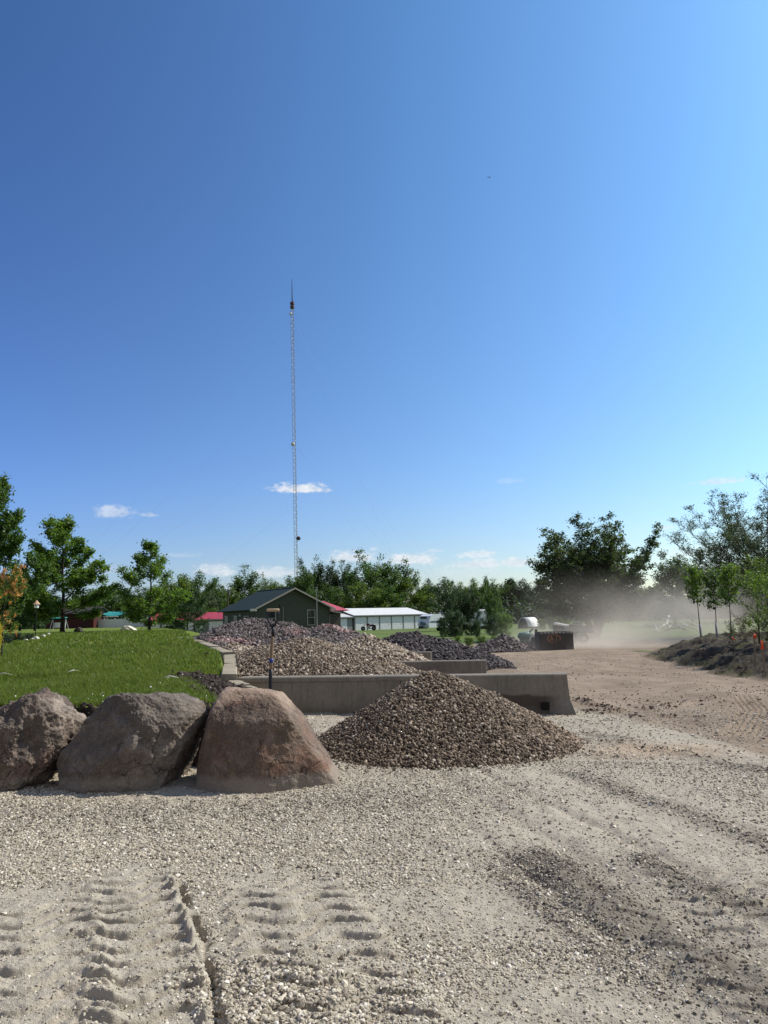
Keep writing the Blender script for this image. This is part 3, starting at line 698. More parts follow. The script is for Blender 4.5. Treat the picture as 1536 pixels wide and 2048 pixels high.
# =================================================================== CONCRETE
def concrete(name, base, stain=None, dark=.5):
    t = material(name); v = t.coord()
    n1 = t.noise(v, 2.0, 6, .65); n2 = t.noise(v, 14, 5, .7); n3 = t.noise(t.scalev(v, (6, 6, .8)), 3.0, 5, .65)
    c = t.ramp(t.math('ADD', t.math('MULTIPLY', n1, .6), t.math('MULTIPLY', n2, .4)), (.3, tuple(x * .68 for x in base)), (.7, tuple(x * 1.22 for x in base)))
    c = t.mix(t.math('MULTIPLY', t.maprange(n3, .48, .70), dark), c, tuple(x * .42 for x in base))
    if stain is not None: c = stain(t, v, c, n1)
    vd = t.voro(v, 38.0)
    c = t.mix(t.math('MULTIPLY', t.maprange(vd, .04, .10, 1, 0), .5), c, tuple(x * .35 for x in base))
    return finish(t, c, .88, t.bump(t.math('ADD', n2, t.math('MULTIPLY', n1, .5)), .35, .02), spec=.2)
M_conc = concrete('concrete_weathered', (.225, .200, .165))
M_conc2 = concrete('concrete_grey', (.33, .31, .275))
def wall_stain(t, v, c, n1):
    sx = t.new('ShaderNodeSeparateXYZ'); t.l.new(v, sx.inputs[0])
    # an old wet tide mark, high at the near end and dying out by the far right end
    line = t.math('ADD', t.maprange(sx.outputs[0], 2.4, 5.2, .52, .30), t.math('MULTIPLY', t.math('SUBTRACT', n1, .5), .16))
    f = t.math('MULTIPLY', t.maprange(t.math('SUBTRACT', line, sx.outputs[2]), -.02, .03), t.maprange(sx.outputs[0], 2.7, 3.6))
    f = t.math('MULTIPLY', f, t.maprange(sx.outputs[0], 5.6, 5.25, 0, 1))
    c = t.mix(t.math('MULTIPLY', f, .8), c, (.060, .042, .032))
    g = t.maprange(sx.outputs[2], .16, .02, 0, .55)
    return t.mix(g, c, (.16, .14, .115))
M_wall1 = concrete('concrete_tide_marked', (.225, .202, .168), wall_stain, .45)
def barrier(name, label, a, b, h, th, mat, toe_end=True, group='concrete bay walls'):
    """a cast concrete bay wall from a to b with a splayed foot and end"""
    a, b = Vector((*a, 0)), Vector((*b, 0)); L = (b - a).length; rz = math.atan2(b.y - a.y, b.x - a.x)
    root = thing(name, label, 'concrete wall', a, rz, group)
    m = MB(); c = .018
    y0, y1 = -th / 2, th / 2
    # sections along the length: (x, extra foot)
    secs = [(0, .0), (L * .33, 0), (L * .66, 0), (L - .34, .0), (L - .30, .06), (L - .02, .10), (L + .0, .10)] if toe_end else [(0, 0), (L, 0)]
    vs = []
    for i, (x, f) in enumerate(secs):
        lip = lambda x: .030 * max(0, 1 - (x / (L * .62)) ** 4) if toe_end else 0
        lean = lambda z: (.07 * max(0, 1 - z / .22) + .04 * (1 - z / h)) if (toe_end and i == len(secs) - 1) else 0
        for (yy, zz) in ((y0 - f, -.1), (y0 - f, .015), (y0 - f * .15, .20), (y0, h * .6), (y0, h - .092), (y0 - lip(x), h - .080), (y0 - lip(x), h - c), (y0 + c - lip(x), h), (y1 - c, h), (y1, h - c), (y1, .2), (y1 + f, 0), (y1 + f, -.1)):
            vs.append((x + lean(max(zz, 0)), yy, zz))
    k = 13; fs = []
    for i in range(len(secs) - 1):
        for j in range(k - 1): fs.append((i * k + j, i * k + j + 1, (i + 1) * k + j + 1, (i + 1) * k + j))
    fs.append(tuple(range(k))); fs.append(tuple((len(secs) - 1) * k + j for j in range(k - 1, -1, -1)))
    m.add(vs, fs); m.build('wall_body', mat, root)
    return root, L, y0
w1, L1, f1 = barrier('bay_wall', 'low stained concrete wall with a splayed end, closest to the gravel heap on the open yard', (-2.62, 14.02), (P(1133, 1343, 13.0).x, 13.02), .633, .30, M_wall1)
M_black = simple('shadow_black_hole', (.012, .011, .010), .9)
MB().box((L1 - .38, f1 - .012, .12), (.13, .06, .12), None, .01).build('lifting_slot', M_black, w1)
seam = MB()
for q in (2.9,): seam.box((q, f1 - .001, .3), (.012, .02, .62))
seam.build('joint', simple('joint_dark', (.07, .06, .052), .9), w1)
w2, L2, f2 = barrier('bay_wall', 'middle low concrete wall with a heap of tan stones in front of it', (-3.55, 18.35), (P(972, 1318, 17.55).x, 17.55), .633, .22, M_conc, False)
seam = MB().box((L2 - .10, f2 - .001, .31), (.012, .02, .64)); seam.build('joint', simple('joint_pale', (.40, .37, .32), .9), w2)
w3, L3, f3 = barrier('bay_wall', 'shortest visible concrete wall in front of the dark purple stone heap', (-5.2, 23.2), (P(862, 1302, 22.5).x, 22.5), .633, .22, M_conc, False)

# precast blocks retaining the lawn on the left of the bays
def block(label, a, b, th, zt, hb, slope=0.0, mat=None):
    a2, b2 = Vector((*a, 0)), Vector((*b, 0)); L = (b2 - a2).length; rz = math.atan2(b2.y - a2.y, b2.x - a2.x)
    m = MB(); bv = .02
    hh = hb
    prof = [(-th / 2, -hh), (th / 2, -hh), (th / 2, -bv), (th / 2 - bv, 0), (-th / 2 + bv, 0), (-th / 2, -bv)]
    vs = []
    nst = 5
    r_ = random.Random(int(a[1] * 100))
    for i in range(nst):
        q = i / (nst - 1)
        for (yy, zz) in prof: vs.append((q * (L - .012), yy + r_.uniform(-.008, .008), zz + slope * q + (r_.uniform(-.008, .004) if zz > -.1 else 0)))
    k = len(prof); fs = []
    for i in range(nst - 1):
        for j in range(k): fs.append((i * k + j, i * k + (j + 1) % k, (i + 1) * k + (j + 1) % k, (i + 1) * k + j))
    fs += [tuple(range(k - 1, -1, -1)), tuple((nst - 1) * k + j for j in range(k))]
    m.add(vs, fs); o = m.build('retaining_block', mat or M_conc2, None)
    o.location = (a[0], a[1], zt); o.rotation_euler.z = rz
    return tag(o, label, 'concrete block', 'concrete blocks retaining the lawn')
M_blockA = concrete('concrete_old_tan', (.285, .245, .180), None, .3)
block('low weathered block end beside the tall reddish boulder, half buried in soil', (-1.87, 11.45), (-2.30, 12.5), .26, .575, .75, .03, M_blockA)
block('low weathered block just below the step in the retaining wall', (-2.31, 12.53), (-2.62, 13.25), .26, .615, .75, .02, M_blockA)
block('tan retaining block with black marks, first one above the step beside the tan heap', (-2.70, 13.3), (-3.10, 15.4), .27, .735, .9, .07, M_blockA)
block('second tan retaining block above the step, pebbles lying on it', (-3.11, 15.45), (-3.62, 17.9), .27, .81, 1.0, .07, M_blockA)
block('retaining block turning away beside the pinkish stones', (-3.66, 17.95), (-4.55, 20.6), .30, .93, 1.1, .04, M_blockA)
block('retaining block behind the turn, with grass hanging over it', (-4.57, 20.65), (-5.6, 23.6), .30, .99, 1.2, .04, M_blockA)
block('short broken block where the retaining wall meets the purple stones', (-5.66, 23.7), (-6.3, 25.6), .34, 1.05, 1.2, .02, M_blockA)
block('farthest pale slab end of the retaining wall in front of the white garage doors', (-6.5, 25.9), (-7.4, 28.2), .36, 1.12, 1.3, .0, concrete('concrete_pale', (.50, .47, .42), None, .15))

rgs = np.random.default_rng(71); yy = rgs.uniform(9.0, 13.8, 2600); xx = xb(yy) - rgs.uniform(-.05, 1.15, 2600)
e_ = xb(yy) - xx; kk = rgs.uniform(0, 1, 2600) < np.exp(-(np.clip(e_, 0, 9) / (.88 + .35 * vnoise(xx * 1.3, yy * 1.3, seed=77))) ** 4); xx, yy = xx[kk], yy[kk]
xf = rgs.uniform(-6.5, -1.3, 900); yf = rgs.uniform(8.9, 9.22, 900); xx, yy = np.r_[xx, xf], np.r_[yy, yf]
sz = .016 * np.exp(rgs.normal(0, .55, len(xx))); V, F = stones(rgs, np.stack([xx, yy, np.maximum(zlawn(xx, yy), .4) + sz * .2], -1), sz, .75, .2)
tag(link('soil_clods', np_mesh('soil_clods', V, F, False, mats=[simple('soil_clod', (.050, .036, .028), .95, .5, 6)])), 'crumbly dark soil clods at the lawn corner by the retaining blocks', 'clods', kind='stuff')

# =================================================================== STONE HEAPS
def stone_mat(name, stops, rough=.8):
    t = material(name); ri = t.new('ShaderNodeNewGeometry').outputs['Random Per Island']
    c = t.ramp(ri, *stops)
    n = t.noise(t.coord(), 30, 3, .6)
    c = t.mix(t.math('MULTIPLY', t.maprange(n, .3, .75), .35), c, tuple(x * .6 for x in stops[len(stops) // 2][1]))
    return finish(t, c, rough, spec=.25)
def bed_mat(name, c):
    t = material(name); v = t.coord(); vo = t.voro(v, 22.0, out='Color'); vd = t.voro(v, 22.0)
    sv = t.new('ShaderNodeSeparateXYZ'); t.l.new(vo, sv.inputs[0])
    cc = t.ramp(sv.outputs[0], (0, tuple(x * .35 for x in c)), (1, tuple(x * .9 for x in c)))
    return finish(t, cc, .95, t.bump(vd, .8, .03), spec=.1)
def heap(name, label, cones, box, cell, nst, rad, mats, seed, smooth=True, flat=.65, clip=None, sig=.3, mixf=None, skirt=0, limit=None, cat='stone heap', group='stone heaps', nz=.05):
    """cones: (x, y, H, slope_x, slope_front, slope_back)"""
    rg_ = np.random.default_rng(seed)
    def hz(x, y):
        h = np.full(np.shape(x), -1.0)
        for (cx, cy, H, sx, sf, sb) in cones:
            dx = (x - cx) * (sx if not isinstance(sx, tuple) else np.where(x < cx, sx[0], sx[1])); dy = (y - cy) * np.where(y < cy, sf, sb)
            q = np.sqrt(dx ** 2 + dy ** 2 + (.11 * H) ** 2) - .11 * H
            hc = H - q
            m = np.maximum(h, hc); dlt = np.abs(h - hc); h = m + .25 * np.clip(.18 - dlt, 0, None) ** 2 / .18
        h = h + nz * fbm(x * 1.4, y * 1.4, octv=3, seed=seed) * sstep(-.1, .2, h)
        return np.minimum(h, limit(x, y)) if limit is not None else h
    x0, x1, y0, y1 = box
    gx = np.arange(x0, x1 + cell, cell); gy = np.arange(y0, y1 + cell, cell)
    Xh, Yh = np.meshgrid(gx, gy, indexing='ij'); Zh = np.maximum(hz(Xh, Yh), -.12)
    root = thing(name, label, cat, ((x0 + x1) / 2, (y0 + y1) / 2, 0), 0, group)
    oc = np.array([(x0 + x1) / 2, (y0 + y1) / 2, 0])
    V = np.stack([Xh, Yh, Zh - .01], -1).reshape(-1, 3) - oc
    F = grid_mesh_faces(*Xh.shape)
    keep = (V[F][:, :, 2].max(1) > -.1)
    if clip is not None: keep &= clip(Xh, Yh).ravel()[F].all(1)
    link('heap_body', np_mesh('heap_body', V, F[keep], True, mats=[mats[0]]), root)
    xs = rg_.uniform(x0, x1, nst * 3); ys = rg_.uniform(y0, y1, nst * 3); h = hz(xs, ys)
    k = h > -.0
    if clip is not None: k &= clip(xs, ys)
    xs, ys, h = xs[k][:nst], ys[k][:nst], h[k][:nst]
    s = rad * np.exp(rg_.normal(0, sig, len(xs)))
    if skirt:
        # strays that rolled off the foot
        n = skirt; q = rg_.uniform(0, 2 * np.pi, n); cx, cy, H, sx, sf, sb = cones[0]
        rr_ = H / sf * (1 + np.abs(rg_.normal(0, .13, n)))
        xa, ya = cx + rr_ * np.cos(q) * (sf / (sx if not isinstance(sx, tuple) else sx[1])), cy + rr_ * np.sin(q)
        ka = (hz(xa, ya) < .02)
        xs, ys = np.r_[xs, xa[ka]], np.r_[ys, ya[ka]]; h = np.r_[h, zyard(xa[ka], ya[ka]) + .004]; s = np.r_[s, rad * .8 * np.exp(rg_.normal(0, .35, ka.sum()))]
    pos = np.stack([xs, ys, h + rg_.uniform(-.25, .55, len(xs)) * s], -1) - oc
    if len(mats) == 2: groups = [(np.ones(len(xs), bool), mats[1])]
    else:
        f = mixf(xs, ys, rg_); groups = [(f < .5, mats[1]), (f >= .5, mats[2])]
    Vv, Ff = [], []
    mi = []; off = 0
    for gi, (g, m) in enumerate(groups):
        if g.sum() == 0: continue
        V, F = stones(rg_, pos[g], s[g], flat, .13, 1.2); Vv.append(V); Ff.append(F + off); off += len(V); mi.append(np.full(len(F), gi))
    so = link('loose_stones', np_mesh('loose_stones', np.concatenate(Vv), np.concatenate(Ff), smooth, mats=[m for _, m in groups], mat_idx=np.concatenate(mi)), root)
    so['kind'] = 'stuff'
    return root
M_bed = bed_mat('heap_bed_brown', (.13, .10, .08)); M_bedp = bed_mat('heap_bed_purple', (.07, .055, .058)); M_bedt = bed_mat('heap_bed_tan', (.20, .155, .12))
S_front = stone_mat('river_stone_brown', ((0, (.032, .022, .015)), (.3, (.095, .068, .046)), (.6, (.180, .132, .092)), (.88, (.285, .218, .158)), (.96, (.40, .325, .25)), (1, (.60, .53, .44))))
S_tanb = stone_mat('river_stone_tan_brown', ((0, (.09, .062, .042)), (.35, (.20, .142, .098)), (.7, (.30, .22, .155)), (1, (.44, .35, .27))))
S_tan = stone_mat('river_stone_tan', ((0, (.040, .033, .024)), (.3, (.115, .084, .060)), (.6, (.195, .144, .101)), (.85, (.30, .230, .166)), (1, (.58, .50, .40))))
S_light = stone_mat('river_stone_light', ((0, (.07, .053, .040)), (.3, (.195, .150, .108)), (.65, (.34, .265, .195)), (1, (.64, .56, .46))))
S_pur = stone_mat('crushed_purple', ((0, (.034, .027, .025)), (.4, (.100, .080, .074)), (.8, (.175, .144, .130)), (1, (.30, .265, .27))))
S_pink = stone_mat('crushed_pink', ((0, (.07, .042, .042)), (.4, (.19, .115, .110)), (.8, (.33, .215, .20)), (1, (.50, .40, .37))))
S_drk = stone_mat('crushed_dark', ((0, (.022, .018, .019)), (.5, (.062, .051, .051)), (.85, (.112, .093, .090)), (1, (.22, .195, .195))))
# the heap on the open yard
pk = P(862, 1345, 10.35)
heap('stone_heap', 'big cone of brown river stones heaped on the open yard in front of the walls', [(pk.x, pk.y, pk.z, (.62, .56), .53, .56), (pk.x + .32, pk.y - .1, pk.z - .16, (.6, .53), .52, .55)],
     (pk.x - 2.0, pk.x + 2.3, pk.y - 2.0, pk.y + 1.9), .05, 34000, .0150, (M_bed, S_front, S_tanb), 3, True, .62,
     mixf=lambda x, y, r: sstep(.45, 1.5, (x - pk.x) + .25 * (y - pk.y) + r.normal(0, .3, len(x))) * .62 + r.uniform(-.12, .12, len(x)), skirt=1900, nz=.030)
XWY = [13.3, 15.4, 17.9, 20.6, 23.6, 25.6, 28.2]; XWX = [-2.70, -3.10, -3.62, -4.55, -5.6, -6.3, -7.4]; XWZ = [.735, .80, .87, .96, 1.02, 1.06, 1.12]
xwall = lambda y: np.interp(y, XWY, XWX) + .15
zwall = lambda x, y: np.interp(y, XWY, XWZ) + .02 + np.clip(x - xwall(y), 0, None) * .42
yw1 = lambda x: 14.02 - .175 * (x + 2.62) + .15
yw2 = lambda x: 18.35 - .136 * (x + 3.55)
yw3 = lambda x: 23.2 - .106 * (x + 5.2)
in1 = lambda x, y: y > 14.02 - .175 * (x + 2.62) + .22
heap('stone_heap', 'humped heap of tan river stones filling the bay behind the stained wall', [(-2.75, 16.55, 1.10, (.30, .42), .20, .5), (-1.75, 16.75, 1.24, (.42, .46), .24, .5), (-.75, 15.8, .84, (.5, .30), .17, .5), (-3.4, 17.2, 1.0, (.25, .3), .2, .5)],
     (-3.7, 2.2, 13.55, 18.3), .07, 26000, .0215, (M_bedt, S_tan, S_light), 5, True, .62, clip=lambda x, y: (y > yw1(x)) & (y < yw2(x) - .12) & (x > xwall(y)), limit=lambda x, y: np.minimum(zwall(x, y), .59 + np.clip(y - yw1(x), 0, 9) * .33),
     mixf=lambda x, y, r: np.where((x < -2.6) & (y > 16.6), .7, .2) + r.uniform(-.3, .35, len(x)))
heap('stone_heap', 'rounded heap of large pale tan stones above the middle wall', [(-.45, 20.1, 1.13, (.45, .52), .30, .45), (-2.0, 20.3, 1.06, (.3, .4), .3, .4), (-4.0, 20.0, 1.0, (.2, .3), .25, .4)],
     (-5.3, 1.9, 17.5, 23.2), .08, 15000, .031, (M_bedt, S_light), 7, True, .65, clip=lambda x, y: (y > yw2(x) + .12) & (y < yw3(x) - .12) & (x > xwall(y)), limit=lambda x, y: np.minimum(zwall(x, y), .60 + np.clip(y - yw2(x) - .12, 0, 9) * .36))
heap('stone_heap', 'large purple grey crushed stone heap with pinkish patches in front of the green house', [(-4.55, 27.0, 1.70, (.37, .36), .36, .5), (-5.35, 26.0, 1.40, (.36, .4), .34, .5), (-3.6, 26.4, 1.50, (.3, .38), .36, .5), (-1.95, 26.2, 1.38, (.42, .45), .34, .5), (-2.2, 24.9, 1.15, (.4, .42), .30, .5), (-5.3, 24.6, 1.12, (.25, .4), .3, .5)],
     (-8.2, 1.6, 22.9, 30.5), .12, 32000, .036, (M_bedp, S_pur, S_pink), 9, False, .75, clip=lambda x, y: (x > xwall(y)) & (y > yw3(x) + .12), limit=zwall,
     mixf=lambda x, y, r: np.maximum(np.exp(-(((x + 1.75) / .75) ** 2 + ((y - 26.3) / .8) ** 2)) * 1.0, np.maximum(.95 * np.exp(-(((x + 4.9) / .85) ** 2 + ((y - 24.3) / .55) ** 2)), .75 * np.exp(-(((x + 3.0) / .5) ** 2 + ((y - 25.6) / .6) ** 2)))) + r.uniform(-.22, .22, len(x)))
heap('stone_heap', 'low wide heap of dark purple stone ending on the dirt road', [(.75, 26.2, 1.10, (.38, .40), .36, .5), (1.9, 25.6, .82, (.3, .42), .36, .5), (-.6, 26.4, .95, (.3, .4), .36, .5)],
     (-2.6, 4.8, 22.75, 28.8), .1, 14000, .040, (M_bedp, S_drk), 11, False, .75)
fp = P(1005, 1272, 36.0)
heap('stone_heap', 'small far heap of dark stone at the road edge by the green shrub', [(fp.x, fp.y, .68, .52, .55, .55), (fp.x - .5, fp.y - .2, .5, .5, .5, .5)], (fp.x - 1.7, fp.x + 1.5, fp.y - 1.5, fp.y + 1.5), .1, 3200, .045, (M_bed, stone_mat('crushed_brown_grey', ((0, (.05, .042, .04)), (.5, (.125, .105, .098)), (1, (.30, .26, .245)))),), 13, False, .75)

# =================================================================== SHOVEL
sb = P(541, 1384, 8.75); st = P(541, 1219, 8.75)
root = thing('shovel', 'wooden handled shovel with a D grip stuck upright in soil behind the reddish boulder', 'shovel', (sb.x, sb.y, sb.z - .18))
H = st.z - (sb.z - .18)
M_woodh = simple('shovel_ash_wood', (.20, .135, .082), .55, .3, 8, .2); M_steel = simple('shovel_dark_steel', (.030, .030, .034), .45, .3, 20, .1, .6)
M_blue = simple('shovel_blue_tape', (.02, .04, .28), .5)
ln = .030
MB().tube([(0, 0, .36), (ln * .3, 0, .5), (ln * .7, 0, .75), (ln, 0, H - .27)], [.0185, .0185, .0175, .0165], 12).build('shaft', M_woodh, root, True)
m = MB().tube([(ln, 0, H - .30), (ln, 0, H - .19)], [.0185, .018], 12)
for s in (-1, 1): m.tube([(ln + s * .006, 0, H - .20), (ln + s * .030, 0, H - .155), (ln + s * .056, 0, H - .115), (ln + s * .064, 0, H - .06), (ln + s * .062, 0, H - .012)], [.013, .012, .0105, .0095, .009], 8)
m.build('yoke', M_steel, root, True)
MB().tube([(ln - .072, 0, H - .008), (ln - .06, 0, H - .008), (ln + .06, 0, H - .008), (ln + .072, 0, H - .008)], [.012, .0175, .0175, .012], 12).build('grip', simple('grip_wood_pale', (.42, .30, .19), .5, .25, 12), root, True)
MB().tube([(ln * .30, 0, .50), (ln * .34, 0, .545)], [.0205, .0205], 12).build('tape_band', M_blue, root, True)
MB().tube([(-.002, 0, .10), (0, 0, .20), (0, 0, .36), (ln * .2, 0, .43)], [.022, .021, .020, .0195], 12).build('socket', M_steel, root, True)
b = MB(); pr = []
for i in range(9):
    zz = .13 - .27 * i / 8; wd = .105 * (1 if i < 5 else (1 - ((i - 5) / 3.6) ** 2) ** .5 if i < 8.5 else .1)
    for j in range(7):
        u = -1 + 2 * j / 6; pr.append((u * wd, .018 * (u * u) - .03 * math.sin(i / 8 * 1.5), zz))
n0 = len(pr); pr += [(x_, y_ + .004, z_) for x_, y_, z_ in pr]
fs = []
for i in range(8):
    for j in range(6):
        k = i * 7 + j; fs += [(k, k + 1, k + 8, k + 7), (n0 + k + 7, n0 + k + 8, n0 + k + 1, n0 + k)]
for i in range(8): fs += [(i * 7, i * 7 + 7, n0 + i * 7 + 7, n0 + i * 7), (i * 7 + 13, i * 7 + 6, n0 + i * 7 + 6, n0 + i * 7 + 13)]
for j in range(6): fs += [(j + 1, j, n0 + j, n0 + j + 1), (56 + j, 57 + j, n0 + 57 + j, n0 + 56 + j)]
b.add(pr, fs); b.build('blade', M_steel, root, True)
# =================================================================== BUILDINGS
M_white = simple('paint_white', (.78, .78, .76), .5, .06, 2, 0, 0, .3, 9)
M_offwhite = simple('paint_offwhite', (.60, .60, .58), .6, .1)
M_glass = simple('window_glass_dark', (.018, .022, .028), .08, .2, 1, 0, 0, .6)
M_greyt = simple('grey_trim', (.22, .22, .215), .6, .15)
def ribbed(name, c, step, axis=0, depth=.6, rough=.5, var=.15):
    t = material(name); v = t.coord(); s = t.new('ShaderNodeSeparateXYZ'); t.l.new(v, s.inputs[0])
    w = t.math('FRACT', t.math('MULTIPLY', s.outputs[axis], 1 / step))
    n = t.noise(v, 1.2, 5, .6)
    cc = t.ramp(n, (.3, tuple(x * (1 - var) for x in c)), (.7, tuple(min(1, x * (1 + var)) for x in c)))
    cc = t.mix(t.math('MULTIPLY', t.maprange(w, .86, .96), .35), cc, tuple(x * .4 for x in c))
    h = t.maprange(w, 0, 1, 0, 1) if axis == 2 else t.maprange(t.math('ABSOLUTE', t.math('SUBTRACT', w, .5)), .32, .45, 0, 1)
    return finish(t, cc, rough, t.bump(h, depth, .03), spec=.3)

# ---- green-grey house with a dark green metal roof
TH = R(33); hx = -9.62; hy = 80.0
house = thing('house', 'dark green sided house with a green metal gable roof behind the stone heaps', 'house', (hx, hy, -.03), TH)
W2, HL, EV, PK = 4.3, 8.6, 2.98, 5.0
M_siding = ribbed('house_siding', (.062, .067, .055), .22, 2, 1.0, .7, .1)
M_groof = ribbed('house_roof_metal', (.002, .017, .020), .45, 1, .4, .95, .2)
M_trim = simple('house_trim_tan', (.30, .275, .23), .6, .1); M_trimd = simple('house_soffit', (.07, .07, .06), .7)
m = MB(); m.prism([(-W2, 0), (W2, 0), (W2, EV), (0, PK - .12), (-W2, EV)], 'y', 0, HL); m.build('wall', M_siding, house)
rt = MB()
for s in (-1, 1):
    a = Vector((0, 0, PK)); ov = .45; sl = (EV - PK) / W2
    e = Vector((s * (W2 + ov), 0, PK + sl * (W2 + ov)))
    q = [Vector((0, -.5, PK)), Vector((e.x, -.5, e.z)), Vector((e.x, HL + .5, e.z)), Vector((0, HL + .5, PK))]
    if s > 0: q = [q[0], q[1], q[2], q[3]]
    else: q = [q[0], q[3], q[2], q[1]]
    n = (q[1] - q[0]).cross(q[3] - q[0]).normalized()
    if n.z < 0: q = [q[0], q[3], q[2], q[1]]
    rt.slab(*[v + Vector((0, 0, .06)) for v in q], .10)
rf = rt.build('roof', M_groof, house)
m = MB()
for s in (-1, 1):
    sl = (EV - PK) / W2; e = s * (W2 + .45)
    m.prism([(0, PK + .05), (e, PK + sl * (W2 + .45) + .05), (e, PK + sl * (W2 + .45) - .12), (0, PK - .12)], 'y', -.53, -.49)
m.build('bargeboard', M_trim, rf)
for s in (-1, 1): MB().box((s * (W2 + .22), -.25, EV - .18), (.5, .5, .22)).build('eave_return', M_offwhite, rf)
MB().prism([(-.12, PK + .06), (0, PK + .12), (.12, PK + .06)], 'y', -.5, HL + .5).build('ridge_cap', M_groof, rf)
def window(parent, cx, cz, w, h, y=-.02, wall_axis='x', name='window', fr=None):
    m = MB(); b = .08; d = .06
    T = (lambda a, q, z: (a, q, z)) if wall_axis == 'x' else (lambda a, q, z: (q, a, z))
    bx = lambda c, sz: m.box(T(*c), T(*sz) if wall_axis == 'x' else (sz[1], sz[0], sz[2]))
    bx((cx - w / 2 + b / 2, y, cz), (b, d, h)); bx((cx + w / 2 - b / 2, y, cz), (b, d, h))
    bx((cx, y, cz + h / 2 - b / 2), (w - 2 * b, d, b)); bx((cx, y, cz - h / 2 + b / 2), (w - 2 * b, d, b)); bx((cx, y, cz), (w - 2 * b, d - .01, .06))
    o = m.build(name, fr or M_trim, parent)
    g = MB(); g.box(T(cx, y + .012, cz), T(w - .1, .02, h - .1) if wall_axis == 'x' else (.02, w - .1, h - .1)); g.build('pane', M_glass, o)
    return o
window(house, 2.05, 1.95, .95, 1.65); window(house, -2.45, 1.95, .95, 1.65)
MB().tube([(-1.18, -.06, .1), (-1.18, -.06, 3.1)], .05, 8).build('conduit', M_greyt, house)
MB().box((-1.5, -.10, 3.15), (.16, .16, .22), None, .02).build('gable_light', M_trimd, house)
for s in (-1, 1): MB().tube([(s * (W2 - .1), -.08, 0), (s * (W2 - .1), -.08, EV - .35), (s * (W2 + .25), -.2, EV - .12)], .05, 6).build('downspout', M_trimd, house)
MB().box((1.2, -.55, .35), (.9, .8, .8), None, .03).build('air_conditioner', simple('ac_grey', (.04, .045, .045), .6), house)
# porch side (left wall)
m = MB().box((-W2 - .01, 2.0, 1.0), (.05, 1.0, 2.1)); d_ = m.build('door', simple('door_brown', (.05, .035, .025), .5), house)
MB().box((-W2 - .05, 1.62, 1.0), (.05, .07, .12)).build('handle', M_greyt, d_)
mm = MB()
for yy in (1.42, 2.58): mm.box((-W2 - .03, yy, 1.05), (.07, .12, 2.2))
mm.box((-W2 - .03, 2.0, 2.2), (.07, 1.28, .12)); mm.build('frame', M_trim, d_)
window(house, 5.0, 1.7, 1.0, 1.3, -W2 - .02, 'y'); window(house, 7.6, 1.7, 1.0, 1.3, -W2 - .02, 'y')
MB().box((-W2 - .06, 3.6, 2.35), (.14, .14, .25), None, .02).build('porch_lamp', M_offwhite, house)
# small lean-to on the right
MB().box((W2 + .75, 1.6, 1.15), (1.45, 2.6, 2.3)).build('lean_to', simple('lean_to_brown', (.060, .050, .042), .8), house)
MB().slab((W2 - .02, .1, 2.62), (W2 + 1.7, .1, 2.36), (W2 + 1.7, 3.1, 2.36), (W2 - .02, 3.1, 2.62), .08).build('lean_to_roof', M_greyt, house)

# ---- pole lamp in front of the house and utility poles
def pole(px, pyb, pyt, y, r, name, label, cat, arm=None, mat=None):
    b = P(px, pyb, y); tt = P(px, pyt, y); r0 = thing(name, label, cat, (b.x, b.y, 0))
    MB().tube([(0, 0, -.05), (0, 0, tt.z * .5), (0, 0, tt.z)], [r, r * .9, r * .75], 10).build('post', mat or M_greyt, r0)
    return r0, tt.z
p_, hz_ = pole(634, 1260, 1176, 74, .055, 'lamp_post', 'slim grey lamp post in front of the dark green house', 'lamp post')
MB().box((0, 0, hz_ + .05), (.2, .12, .1), None, .02).build('lamp_head', M_greyt, p_)
M_polewood = simple('pole_wood', (.085, .065, .05), .9, .3, 4, .2)
p_, hz_ = pole(456, 1240, 1178, 98, .10, 'utility_pole', 'brown utility pole rising behind the green house roof', 'utility pole', mat=M_polewood)
MB().tube([(.16, 0, hz_ - .8), (.16, 0, hz_ - .3)], .10, 8).build('transformer', M_greyt, p_)
p_, hz_ = pole(389, 1240, 1182, 96, .10, 'utility_pole', 'dark utility pole among the trees above the red roof garages', 'utility pole', mat=M_polewood)
MB().box((0, 0, hz_ - .3), (.3, .1, .10)).build('bracket', M_polewood, p_)

# ---- storage garages with a red roof, left of the house
M_red = ribbed('red_metal_roof', (.36, .045, .060), .5, 0, .4, .45, .12); M_gwall = ribbed('storage_wall_grey', (.17, .18, .17), .3, 0, .3, .7, .1)
M_gdoor = ribbed('roller_door_white', (.66, .67, .68), .28, 2, .35, .55, .05)
def garage_row(name, label, a, b, depth, hw, hr, doors, dw, dh, mroof, mwall, group=None, hip=0.0):
    """row of roller-door garages whose door side runs from a to b"""
    a, b = Vector((*a, -.03)), Vector((*b, -.03)); L = (b - a).length; rz = math.atan2(b.y - a.y, b.x - a.x)
    r0 = thing(name, label, 'storage building', a, rz, group)
    MB().prism([(0, 0), (depth, 0), (depth, hw), (depth / 2, hr - .1), (0, hw)], 'x', 0, L).build('wall', mwall, r0)
    m = MB()
    m.slab((-.25, -.3, hw - .02), (L + .25, -.3, hw - .02), (L + .25 - hip, depth / 2, hr), (-.25 + hip * 0, depth / 2, hr), .07)
    m.slab((L + .25, depth + .3, hw - .02), (-.25, depth + .3, hw - .02), (-.25, depth / 2, hr), (L + .25 - hip, depth / 2, hr), .07)
    rf = m.build('roof', mroof, r0)
    MB().box((L / 2, -.31, hw - .09), (L + .5, .03, .16)).build('fascia', M_greyt, rf)
    for x in doors:
        d = MB().box((x, -.015, dh / 2), (dw, .05, dh)).build('roller_door', M_gdoor, r0)
        MB().box((x + dw * .36, -.06, dh * .42), (.10, .04, .05)).build('handle', M_greyt, d)
    return r0
